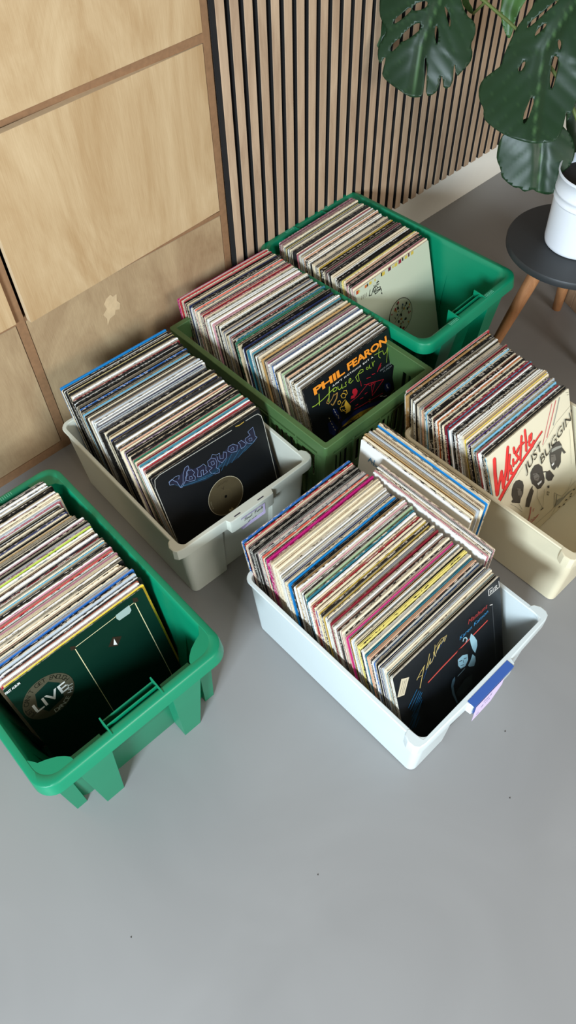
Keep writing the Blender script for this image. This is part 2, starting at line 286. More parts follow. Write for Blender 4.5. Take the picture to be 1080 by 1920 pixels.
# traced print of the six front covers, in millimetres on each sleeve
ART={
'D':[
('L','lime',3.2,[(45.0,278.9),(37.9,250.3)]),
('L','lime',2.6,[(15.2,258.8),(25.8,256.8),(54.6,258.2),(94.5,265.4)]),
('L','lime',3.2,[(81.8,277.2),(68.9,240.3)]),
('L','lime',2.2,[(94.2,264.6),(89.7,261.5),(91.8,256.4),(100.1,256.1),(104.8,259.7),(101.5,264.6),(95.1,265.0)]),
('L','lime',2.2,[(108.2,262.9),(107.7,254.9),(112.0,250.8),(118.8,252.6),(122.6,260.6),(120.3,250.2),(124.2,248.4)]),
('L','lime',2.2,[(138.6,257.4),(134.2,257.7),(136.0,251.0),(134.2,247.1),(126.4,249.5)]),
('L','lime',2.2,[(145.6,252.0),(155.8,255.4),(153.4,259.8),(148.5,258.3),(146.3,250.7),(151.4,246.1),(161.5,249.0)]),
('L','lime',2.2,[(182.2,255.9),(181.2,235.6),(175.5,236.9),(171.7,251.8),(182.0,255.1),(193.1,261.3),(201.6,257.8),(200.9,252.3),(190.8,252.9),(183.8,254.9)]),
('L','lime',2.2,[(219.5,253.2),(215.6,256.1),(212.5,252.8),(216.3,248.5),(223.5,250.9),(226.1,256.7),(224.8,247.1),(230.8,245.1)]),
('L','lime',2.2,[(237.2,259.2),(237.5,245.6),(241.2,255.4),(246.6,256.7)]),
('L','lime',2.2,[(269.6,280.4),(263.0,260.6),(267.9,253.3)]),
('L','lime',2,[(249.5,272.8),(281.2,267.9)]),
('L','lime',2.2,[(280.7,265.9),(282.8,255.2),(292.4,257.2),(300.3,268.9)]),
('L','lime',2.2,[(301.0,268.6),(286.7,228.9)]),
('L','redl',1.6,[(135.7,196.7),(166.3,197.5),(208.2,210.2),(265.9,189.2),(215.1,168.8),(219.7,204.8),(234.9,200.2),(215.8,176.2)]),
('L','redl',1.4,[(143.5,170.0),(161.7,166.2),(253.0,153.2)]),
('L','redl',1.6,[(184.1,217.8),(185.3,232.2)]),
('L','redl',2,[(171.4,185.1),(181.8,183.3)]),
('L','redl',2,[(190.2,188.9),(199.4,188.5)]),
('L','redl',2,[(151.1,176.7),(160.4,175.8)]),
('L','redl',1.8,[(207.9,226.5),(221.2,222.8)]),
('L','redl',2,[(228.7,226.2),(238.8,223.2)]),
('L','redl',2.4,[(248.4,222.6),(257.6,232.4),(266.8,238.1)]),
('L','redl',2.2,[(258.6,227.2),(264.7,232.7)]),
('L','redl',1.4,[(194.2,215.6),(207.9,208.9),(213.6,200.8),(228.8,199.2)]),
('P','redl',0,[(153.2,225.5),(163.9,223.5),(168.6,213.0),(164.9,206.1),(151.9,200.4),(139.9,204.8),(143.6,211.7),(152.4,209.3),(149.4,218.8)]),
('P','yellow',0,[(123.2,212.2),(128.9,199.4),(134.7,186.5),(129.4,174.3),(112.7,175.6),(118.1,187.8),(114.7,202.3)]),
('L','yellow',1.6,[(98.3,203.5),(115.9,200.0),(116.1,187.5),(100.4,191.4),(98.3,203.5)]),
('L','yellow',1.6,[(95.1,217.8),(96.9,224.2),(103.9,222.8),(105.5,215.7),(99.4,213.5),(95.1,217.8)]),
('L','yellow',1.5,[(113.6,224.3),(110.7,233.6),(118.8,236.1),(127.6,227.7),(123.4,219.7),(116.7,222.4)]),
('L','yellow',1.5,[(121.9,240.3),(132.1,237.0),(133.0,227.3),(128.4,224.2)]),
('L','yellow',1.5,[(105.0,194.6),(115.5,178.6)]),
('L','yellow',1.5,[(121.9,214.5),(109.9,211.4),(102.2,204.1)]),
('L','brown',2,[(70.4,251.3),(60.6,242.6),(65.9,236.2),(80.3,242.1),(90.2,250.9)]),
('L','brown',2,[(73.5,231.4),(76.9,224.7),(94.9,236.0),(101.4,248.4),(91.0,247.4)]),
('L','brown',1.8,[(102.1,248.0),(96.4,235.0),(80.4,224.0)]),
('P','blue',0,[(91.6,161.1),(142.0,164.7),(193.9,155.3),(249.0,136.6),(246.2,125.4),(190.7,143.0),(138.7,152.6),(91.7,148.4)]),
('P','gold',0,[(67.8,137.3),(92.1,149.7),(127.4,153.5),(161.4,150.6),(198.2,141.4),(242.4,126.3),(225.6,124.0),(187.8,132.1),(150.3,138.7),(87.8,147.8),(73.7,138.1)]),
('L','dark',1.4,[(101.3,142.1),(122.7,150.3),(134.2,136.4)]),
('L','dark',1.4,[(128.4,143.4),(152.6,146.8),(153.7,136.5)]),
('L','dark',1.4,[(165.8,138.2),(185.9,139.7),(187.4,130.7)]),
('L','dark',1.4,[(195.7,131.8),(219.1,129.8)]),
('P','blue',0,[(73.5,213.2),(85.4,210.1),(95.8,175.7),(83.7,172.6),(72.8,198.4)]),
('P','blue',0,[(47.4,187.1),(64.3,188.4),(76.7,155.2),(59.5,141.2),(45.6,156.9)]),
('P','blue',0,[(266.1,173.5),(279.7,171.5),(288.4,156.8),(279.8,146.2),(266.0,148.3),(261.0,160.9)]),
('L','white',1.8,[(77.3,213.8),(78.9,209.1)]),
('L','white',1.8,[(79.1,205.0),(80.6,200.1)]),
('L','white',1.8,[(81.3,195.9),(82.5,191.4)]),
('L','cream',1.8,[(85.6,189.4),(87.2,184.7)]),
('L','cream',1.8,[(85.8,182.2),(86.9,178.4)]),
('L','cream',1.8,[(56.0,200.0),(56.8,196.4)]),
('L','cream',1.8,[(57.4,189.8),(58.3,186.8)]),
('L','cream',1.8,[(59.8,179.5),(60.9,175.7)]),
('L','cream',1.8,[(62.1,168.6),(63.3,165.3)]),
('L','cream',1.8,[(65.3,158.0),(66.4,154.4)]),
('L','white',1.5,[(273.1,169.3),(271.5,157.6)]),
('L','white',1.5,[(270.3,166.2),(275.7,155.0)]),
('L','white',2,[(241.2,151.0),(249.4,146.5)]),
('L','white',1.6,[(252.4,142.4),(263.7,138.6)]),
('L','gold',2,[(199.8,165.8),(204.8,164.2)]),
('L','gold',2,[(198.7,158.6),(203.0,157.1)]),
('L','lime',2,[(280.7,132.9),(302.9,140.0)]),
('L','purple',1.5,[(83.8,166.3),(95.4,174.3)])],
'C':[
('L','grey',1.4,[(287.6,253.1),(289.9,56.8)]),
('L','white',2.2,[(287.6,253.1),(280.6,257.9)]),
('L','white',1.8,[(278.8,288.2),(278.9,305.3),(290.6,303.4)]),
('L','white',1.8,[(278.8,288.2),(312.6,284.4),(311.3,302.6)]),
('L','white',1.5,[(283.7,290.0),(283.5,298.7),(288.4,296.6),(287.5,292.7),(284.6,293.2)]),
('L','white',1.5,[(292.3,288.3),(292.1,297.7),(297.5,296.3)]),
('L','white',1.5,[(292.5,292.2),(296.8,291.7)]),
('L','white',1.5,[(299.5,287.5),(299.4,298.0),(304.8,296.5),(302.7,291.6),(306.1,286.8)]),
('L','red2',4.2,[(84.3,209.2),(128.7,213.9),(268.9,219.5)]),
('L','red3',0.9,[(85.3,209.2),(268.9,220.1)]),
('L','blue2',1.1,[(73.5,231.9),(86.2,251.4),(111.8,267.9),(148.3,291.1)]),
('L','yel2',2.2,[(56.1,248.1),(69.4,260.4),(82.0,267.7)]),
('L','yel2',2.4,[(60.6,216.7),(69.6,239.8),(80.2,267.0)]),
('L','yel2',1.6,[(61.4,250.8),(72.2,246.3)]),
('L','yel2',2.2,[(83.6,251.3),(91.2,268.0),(98.4,286.3)]),
('L','yel2',2,[(88.1,253.0),(98.9,270.7),(95.3,256.4),(101.3,259.1)]),
('L','yel2',2,[(101.1,257.5),(108.5,267.8),(109.6,281.0),(112.9,263.2)]),
('L','yel2',2,[(111.2,275.8),(115.6,296.1)]),
('L','yel2',2.2,[(114.8,270.2),(122.3,284.0),(127.7,287.3),(121.2,276.1)]),
('L','yel2',2,[(123.1,277.7),(133.1,290.6)]),
('L','yel2',2,[(132.1,282.7),(141.7,292.4),(139.8,282.0)]),
('L','yel2',2,[(142.1,281.5),(149.2,293.0)]),
('L','yel2',1.4,[(116.2,288.4),(133.9,296.8),(148.4,291.7)]),
('P','tag',0,[(19.3,291.7),(38.6,276.9),(19.1,240.3),(1.4,252.4)]),
('L','dark',0.9,[(22.5,282.8),(7.6,251.6)]),
('L','dark',0.9,[(27.2,279.3),(12.4,248.0)]),
('L','dark',0.9,[(31.8,277.9),(16.9,246.5)]),
('L','blue3',1.5,[(22.7,193.0),(51.9,221.1)]),
('L','blue3',1.5,[(26.5,182.1),(56.4,211.1)]),
('L','blue3',1.5,[(30.9,172.1),(60.0,204.3)]),
('L','blue3',1.5,[(35.7,170.4),(63.5,198.0)]),
('L','blue3',1.5,[(12.5,131.1),(36.9,156.9)]),
('L','blue3',1.5,[(17.6,120.6),(40.7,148.3)]),
('L','blue3',1.5,[(24.2,118.8),(57.9,172.2)]),
('L','blue3',1.5,[(30.2,113.5),(46.0,133.7)]),
('L','blue3',1.5,[(26.8,156.9),(59.9,185.7)]),
('L','blue3',1.5,[(31.7,144.9),(60.4,177.3)]),
('P','hair',0,[(174.7,218.9),(188.5,214.1),(204.2,190.4),(206.0,169.4),(201.7,142.7),(192.3,140.9),(178.5,149.9),(166.3,172.7),(166.4,207.0)]),
('P','face',0,[(171.7,190.1),(186.1,190.2),(201.3,178.2),(201.3,158.8),(191.1,148.1),(177.1,154.5),(170.5,171.4)]),
('L','hair',2,[(175.1,180.8),(182.9,176.3)]),
('L','hair',2,[(190.0,174.6),(196.9,170.4)]),
('L','hair',1.6,[(178.0,163.3),(186.6,158.1)]),
('L','hair',1.2,[(186.2,172.8),(187.2,164.1)]),
('P','face',0,[(216.8,230.4),(226.0,211.3),(232.8,191.3),(232.2,174.8),(224.2,158.1),(217.6,176.5),(213.8,195.6),(211.4,218.5)]),
('P','face',0,[(215.7,163.1),(223.3,147.3),(223.5,131.4),(217.3,120.1),(202.7,133.7),(199.0,141.6),(208.7,150.9)]),
('L','face',2.6,[(191.9,230.9),(194.3,237.6),(201.0,233.8),(204.4,223.8),(199.8,220.4)]),
('P','face2',0,[(157.2,148.1),(148.9,144.6),(143.7,130.4),(144.1,101.3),(153.8,54.3),(157.6,54.2),(151.0,97.6),(150.1,123.1),(157.0,135.7)]),
('P','shirt',0,[(161.4,98.2),(185.5,108.2),(208.1,100.5),(207.5,67.2),(177.7,67.1),(159.7,74.3),(154.7,91.2)]),
('L','face',1.6,[(166.5,140.3),(188.8,142.7)]),
('L','shirt',3,[(196.0,59.0),(215.9,66.3)])],
'A':[
('L','silver',1.5,[(-3.7,118.4),(-1.0,213.4),(1.4,291.4),(7.6,308.2),(22.3,312.8),(228.1,305.6)]),
('L','gold2',2.2,[(241.6,308.3),(251.6,305.7),(265.7,306.5)]),
('L','silver',1.5,[(271.5,306.0),(297.2,305.3),(308.5,303.2),(315.3,293.6),(316.1,274.4),(304.1,97.1)]),
('P','blueray',0,[(37.2,278.4),(57.4,252.1),(84.8,241.4),(122.0,229.6),(137.0,228.6),(152.6,228.8),(162.9,227.2),(166.8,235.4),(184.8,231.0),(216.1,229.6),(250.6,236.0),(284.6,244.8),(279.8,249.8),(233.8,256.4),(178.0,254.8),(117.5,257.2),(66.4,269.5)]),
('P','navy',0,[(35.8,279.4),(63.0,279.3),(90.4,292.5),(102.1,275.3),(123.4,272.2),(137.3,259.1),(151.5,276.1),(181.5,263.9),(208.2,272.9),(229.0,265.2),(261.1,265.5),(282.4,280.3),(284.6,244.8),(255.0,248.5),(207.8,250.4),(169.7,243.1),(134.4,241.9),(112.8,245.2),(60.9,256.2)]),
('L','silverb',1.3,[(44.4,269.6),(34.8,274.4),(36.1,282.9),(45.0,284.2),(49.2,276.8),(53.9,270.5),(56.0,253.1),(66.2,258.2),(74.6,278.9),(84.3,291.0),(93.7,291.4),(93.3,283.1),(85.1,279.3),(76.5,262.5),(60.3,250.1),(56.0,253.1)]),
('L','silverb',1.2,[(34.6,280.9),(54.5,285.2),(65.0,282.4),(60.1,273.8)]),
('L','silverb',1.2,[(88.6,280.6),(98.6,275.8),(102.7,265.4),(96.8,261.9),(100.3,253.8),(96.4,246.9),(84.9,251.0),(75.9,261.0),(78.0,269.0),(85.0,269.9),(85.1,277.4),(88.6,280.6)]),
('L','silverb',1,[(86.2,263.5),(92.6,260.9),(91.7,253.9),(84.4,257.1),(86.2,263.5)]),
('L','silverb',1.2,[(110.9,271.2),(120.7,270.2),(130.6,271.2),(134.8,262.7),(130.7,252.1),(134.1,246.0),(120.6,245.6),(125.3,257.7),(118.1,258.8),(114.9,245.7),(105.3,250.3),(112.1,264.7),(110.9,271.2)]),
('L','silverb',1.2,[(142.5,270.7),(153.9,272.6),(164.1,264.0),(163.7,252.8),(157.5,241.7),(164.1,233.4),(161.2,225.6),(150.4,228.0),(140.5,237.8),(138.3,247.0),(148.3,247.9),(140.9,258.6),(142.5,270.7)]),
('L','silverb',1,[(149.9,264.0),(157.8,262.5),(157.3,253.3),(150.0,254.4),(149.9,264.0)]),
('L','silverb',1.2,[(154.5,274.1),(160.5,279.6),(169.1,272.0),(178.5,271.5),(174.9,256.8),(183.3,253.2),(189.0,268.4),(196.3,261.8),(191.7,249.5),(176.1,244.6),(168.5,255.3),(169.5,268.0)]),
('L','silverb',1.2,[(200.6,262.8),(206.1,272.4),(219.4,271.3),(229.5,261.1),(222.9,248.2),(208.9,253.5),(201.2,262.4)]),
('L','silverb',1,[(209.2,262.8),(217.2,265.2),(218.1,257.0),(210.6,258.1),(209.2,262.8)]),
('L','silverb',1.2,[(233.4,266.2),(243.6,267.1),(248.5,258.4),(253.9,251.1),(246.2,246.5),(236.4,247.1),(237.1,260.0),(233.4,266.2)]),
('L','silverb',1.2,[(256.0,264.9),(270.9,264.9),(267.1,276.8),(284.4,280.2),(283.1,253.4),(286.9,249.1),(268.8,241.5),(257.4,249.6),(252.9,259.4),(256.0,264.9)]),
('L','silverb',1,[(263.4,258.4),(272.1,256.6),(271.5,249.3),(264.1,251.4),(263.4,258.4)]),
('L','ray2',1.6,[(59.7,253.2),(123.6,233.9)]),
('L','ray2',1.6,[(86.0,244.4),(141.8,231.1)]),
('L','ray2',1.6,[(104.4,243.2),(154.0,232.5)]),
('L','ray2',1.6,[(157.1,230.4),(172.0,251.1)]),
('L','ray2',1.6,[(167.6,227.1),(190.6,246.5)]),
('L','ray2',1.6,[(184.3,229.5),(207.8,250.4)]),
('L','ray2',1.6,[(199.8,228.8),(230.4,247.1)]),
('L','ray2',1.6,[(220.4,230.6),(253.4,243.8)]),
('L','ray2',1.6,[(242.3,235.5),(277.6,243.5)]),
('L','ray2',1.6,[(166.4,239.5),(180.4,245.5)])],
'B':[
('L','cream',1.3,[(148.6,292.6),(285.8,295.0)]),
('L','cream',1.5,[(145.4,288.3),(143.9,67.4)]),
('L','cream',1.6,[(287.9,292.9),(288.8,125.5),(289.8,-52.2)]),
('P','brown2',0,[(138.8,302.1),(148.2,296.9),(146.6,288.0),(137.4,291.5)]),
('P','brown2',0,[(287.4,308.3),(296.8,301.8),(296.1,290.7),(285.5,296.1)]),
('P','tapeg',0,[(243.2,297.4),(275.4,297.9),(275.1,282.6),(269.3,277.9),(244.7,279.3),(241.5,288.2)]),
('P','brown2',0,[(217.7,252.4),(233.9,239.0),(218.2,222.8),(200.5,236.6)]),
('P','white',0,[(218.3,246.8),(218.6,226.4),(211.5,232.0)]),
('P','navyg',0,[(39.4,248.7),(63.8,263.1),(87.0,242.8),(92.2,215.0),(59.3,177.7),(32.4,214.6)])],
'E':[
('P','redo',0,[(2.6,312.8),(12.8,312.8),(10.4,303.5),(0.2,303.5)]),
('P','yellow2',0,[(10.9,311.2),(16.7,311.2),(15.1,304.7),(9.2,304.7)]),
('P','orange',0,[(37.8,312.1),(46.6,312.1),(44.8,304.6),(35.9,304.6)]),
('P','dark',0,[(47.2,312.7),(51.6,312.7),(49.7,305.2),(45.3,305.2)]),
('P','yellow2',0,[(55.6,312.5),(66.0,312.4),(64.1,304.9),(53.8,305.0)]),
('P','yellow2',0,[(78.0,311.4),(82.5,311.4),(80.9,304.8),(76.4,304.8)]),
('P','dark',0,[(106.3,315.1),(111.6,315.1),(109.4,305.7),(104.1,305.7)]),
('P','yellow2',0,[(110.2,314.2),(122.3,314.1),(120.2,304.6),(108.0,304.7)]),
('P','maroon',0,[(136.7,315.1),(148.1,315.1),(146.0,305.6),(134.5,305.6)]),
('P','yellow2',0,[(154.5,312.9),(159.2,312.8),(157.7,306.1),(153.1,306.2)]),
('P','yellow2',0,[(163.6,314.0),(176.0,313.9),(174.2,305.3),(161.8,305.4)]),
('P','redm',0,[(181.7,315.2),(193.4,315.2),(191.4,305.6),(179.7,305.6)]),
('P','dark',0,[(197.1,316.0),(202.5,316.0),(200.7,307.3),(195.3,307.3)]),
('P','yellow2',0,[(208.9,314.4),(219.9,314.3),(218.3,306.6),(207.3,306.6)]),
('P','maroon',0,[(224.3,316.8),(229.9,316.8),(227.9,307.1),(222.4,307.1)]),
('P','yellow2',0,[(236.2,314.9),(247.3,314.9),(245.6,306.1),(234.5,306.2)]),
('L','dark',2,[(54.4,291.1),(46.5,277.0),(57.2,274.7)]),
('L','dark',2,[(56.4,274.6),(68.3,289.9),(71.1,270.2)]),
('L','dark',2,[(65.5,278.0),(64.5,286.5)]),
('L','dark',1.8,[(75.2,290.4),(74.3,280.2),(83.4,282.2),(81.5,289.9),(75.2,290.4)]),
('L','dark',1.8,[(83.5,298.2),(92.5,296.4),(89.6,300.4),(84.2,296.5),(85.4,290.6),(92.0,291.3)]),
('L','dark',2.2,[(83.4,282.2),(94.5,280.7),(94.7,273.8),(82.9,271.8),(71.1,270.2),(69.4,278.7),(83.4,282.2)]),
('L','dark',2.4,[(73.4,276.6),(92.0,275.2)]),
('L','dark',2.8,[(97.5,272.4),(95.4,266.7)]),
('L','dark',3,[(95.8,261.9),(96.5,258.3)]),
('L','dark',1.8,[(71.7,296.1),(71.7,288.2),(80.7,294.3)]),
('L','grey2',1.3,[(18.6,291.4),(18.9,288.0)]),
('L','grey2',1.3,[(17.8,288.1),(18.0,284.7)]),
('L','grey2',1.3,[(16.9,284.8),(17.2,281.4)]),
('L','grey2',1.3,[(25.2,291.2),(25.4,287.8)]),
('L','grey2',1.3,[(24.3,287.9),(24.6,284.5)]),
('L','grey2',1.3,[(23.5,284.6),(23.8,281.2)]),
('L','grey2',1.3,[(31.8,291.0),(32.0,287.6)]),
('L','grey2',1.3,[(30.9,287.7),(31.2,284.3)]),
('L','grey2',1.3,[(30.1,284.4),(30.4,281.0)]),
('L','grey2',1.3,[(38.4,290.8),(38.7,287.4)]),
('L','grey2',1.3,[(37.5,287.5),(37.8,284.1)]),
('L','grey2',1.3,[(36.7,284.2),(37.0,280.8)])],
'F':[
('L','redw',6.5,[(22.0,295.3),(16.8,260.9),(14.3,229.1),(12.4,201.5)]),
('L','redw',5,[(13.8,200.5),(26.5,228.5),(38.7,250.0)]),
('L','redw',5.5,[(38.4,248.9),(36.2,206.0)]),
('L','redw',5.5,[(35.9,204.9),(55.5,247.6),(71.6,296.7)]),
('L','redw',4.5,[(74.2,273.6),(64.3,244.3),(54.2,216.0)]),
('L','redw',4,[(58.7,230.0),(71.2,244.9),(72.9,233.4),(68.5,224.6),(73.5,222.5)]),
('L','redw',4.5,[(91.2,282.8),(91.0,269.8)]),
('L','redw',4,[(83.3,254.9),(80.8,238.5)]),
('L','redw',4,[(105.3,268.6),(95.0,262.6),(102.9,247.1),(91.4,240.5),(83.4,243.2)]),
('L','redw',4.5,[(123.0,295.1),(115.3,267.2),(107.5,238.9)]),
('L','redw',3.5,[(98.4,268.0),(111.6,274.7),(127.0,274.9)]),
('L','redw',4.5,[(137.4,303.0),(136.2,274.1),(132.7,249.5)]),
('L','redw',4,[(144.4,266.3),(155.6,266.8),(159.0,279.9),(150.0,278.0),(145.5,256.7),(153.7,250.1),(163.6,256.7)]),
('L','redw',6.5,[(16.4,181.2),(37.8,194.3),(87.3,219.7)]),
('L','redw',5,[(87.3,219.7),(124.9,235.3),(158.4,247.1)]),
('L','redw',3,[(158.4,247.1),(177.5,255.5),(196.4,262.4)]),
('L','rose',2.6,[(195.0,226.2),(223.4,275.4),(245.2,311.2)]),
('L','rose',3.6,[(213.4,235.4),(237.3,272.0),(260.5,310.8)]),
('L','greyw',4,[(242.4,253.5),(260.7,283.2),(275.6,310.7)]),
('L','grey2',0.7,[(193.1,220.9),(256.1,252.8),(316.3,265.6)]),
('L','grey2',0.7,[(199.6,183.5),(248.6,202.5),(315.4,230.7)]),
('L','grey2',0.7,[(122.6,22.7),(197.8,18.2),(306.7,38.5)]),
('L','grey2',0.7,[(182.8,-3.6),(216.9,16.3),(277.3,26.6)]),
('L','grey2',0.6,[(14.7,173.0),(113.9,213.7)]),
('P','skin',0,[(71.7,189.3),(82.1,192.9),(94.9,187.3),(105.0,175.8),(107.1,162.2),(101.1,141.7),(89.9,133.0),(84.5,123.0),(58.4,143.1),(56.1,148.9),(62.5,149.7),(60.0,165.2),(65.2,180.5)]),
('P','skinl',0,[(83.0,170.7),(95.0,159.7),(97.4,144.3),(88.8,136.6),(82.4,149.4)]),
('L','dark',1.2,[(78.8,166.9),(86.8,162.7)]),
('L','dark',1.2,[(92.2,158.3),(98.3,153.2)]),
('L','dark',1.5,[(83.4,145.4),(89.8,141.9)]),
('P','skin',0,[(144.0,185.6),(155.5,189.9),(170.6,183.9),(182.5,167.9),(183.5,152.2),(186.1,129.7),(183.4,117.7),(167.6,111.8),(155.4,116.1),(147.2,131.6),(137.2,146.8),(134.0,165.4),(136.6,179.8)]),
('P','skinl',0,[(145.1,171.4),(161.6,162.9),(168.1,147.5),(161.1,138.6),(148.5,150.0)]),
('P','white',0,[(156.6,133.4),(174.7,132.0),(172.0,126.9),(159.0,126.2)]),
('L','dark',1.3,[(145.8,165.4),(154.5,163.6)]),
('L','dark',1.3,[(161.2,160.4),(169.6,156.1)]),
('L','dark',1.3,[(150.6,151.3),(162.8,148.4)]),
('P','skin',0,[(225.5,196.1),(241.1,202.0),(257.1,197.1),(264.9,181.4),(266.4,171.0),(279.1,147.8),(270.9,149.0),(263.4,163.4),(258.2,153.2),(255.3,133.1),(240.6,123.4),(238.7,131.6),(226.1,127.6),(216.7,139.5),(213.0,163.8),(214.4,184.5)]),
('P','greyw',0,[(224.9,192.4),(242.8,188.9),(264.5,178.9),(264.9,173.3),(245.1,179.3),(223.6,183.9)]),
('P','skinl',0,[(219.1,178.8),(236.3,170.2),(237.5,153.1),(223.7,148.6),(216.4,161.6)]),
('P','white',0,[(218.4,150.7),(229.5,150.2),(227.2,144.8),(219.7,144.4)]),
('L','dark',1.3,[(220.0,172.8),(228.8,169.7)]),
('P','skin',0,[(193.3,144.2),(209.1,139.0),(223.8,112.4),(211.4,105.5),(197.6,113.5),(190.4,126.8)]),
('L','skin',2.5,[(184.3,150.3),(195.1,144.3)]),
('P','skin',0,[(139.5,139.7),(136.2,131.0),(140.1,122.6),(128.1,105.9),(115.1,88.3),(102.2,99.1),(111.1,118.0),(127.7,134.1)]),
('P','skin',0,[(192.7,101.4),(200.7,97.3),(199.7,90.9),(193.6,93.1)]),
('L','skin',1.4,[(189.4,85.3),(197.6,78.1),(192.8,71.4),(187.4,78.1),(190.6,81.6)]),
('L','grey2',0.8,[(51.6,143.8),(68.6,123.3),(87.7,92.6)]),
('L','grey2',0.8,[(79.6,125.2),(89.1,100.1)]),
('L','grey2',0.9,[(155.2,114.8),(149.7,93.4),(164.5,48.3),(180.5,100.0)]),
('L','grey2',0.8,[(216.3,63.5),(225.9,51.0),(242.7,33.2),(270.0,31.7),(293.2,56.5)]),
('L','greyw',3,[(225.9,51.0),(217.7,21.7)]),
('L','greyw',2.2,[(217.6,59.7),(209.9,21.4)]),
('L','grey2',0.8,[(301.2,203.9),(300.4,169.5),(295.1,101.0)]),
('L','dark',2.5,[(157.1,49.2),(166.4,48.4)]),
('L','rose',3.6,[(121.6,83.6),(116.0,69.0),(102.8,46.9)]),
('L','rose',2.6,[(126.7,67.0),(131.3,72.3)]),
('L','rose',2,[(105.4,40.6),(125.5,38.9),(146.6,42.3)]),
('L','rose',1.2,[(111.4,43.4),(116.1,48.7),(122.2,41.3),(126.8,46.6),(133.2,40.5),(141.4,44.7)]),
('P','greyw',0,[(209.5,18.7),(227.1,32.6),(253.0,23.0),(276.9,23.9),(292.6,21.8),(260.6,20.6),(228.6,16.7)]),
('L','grey2',0.8,[(300.9,309.6),(311.2,304.8)]),
('L','grey2',0.8,[(303.4,301.8),(312.2,298.5)]),
('L','dark',3,[(246.8,1.3),(252.2,0.4)]),
('L','dark',3,[(258.1,8.2),(263.5,7.3)]),
('L','dark',3,[(276.6,6.9),(282.1,6.0)]),
('L','dark',3,[(280.2,12.7),(285.7,11.8)]),
('L','dark',3,[(294.0,17.8),(299.6,17.0)]),
('L','dark',3,[(227.2,7.3),(232.6,6.5)])]}

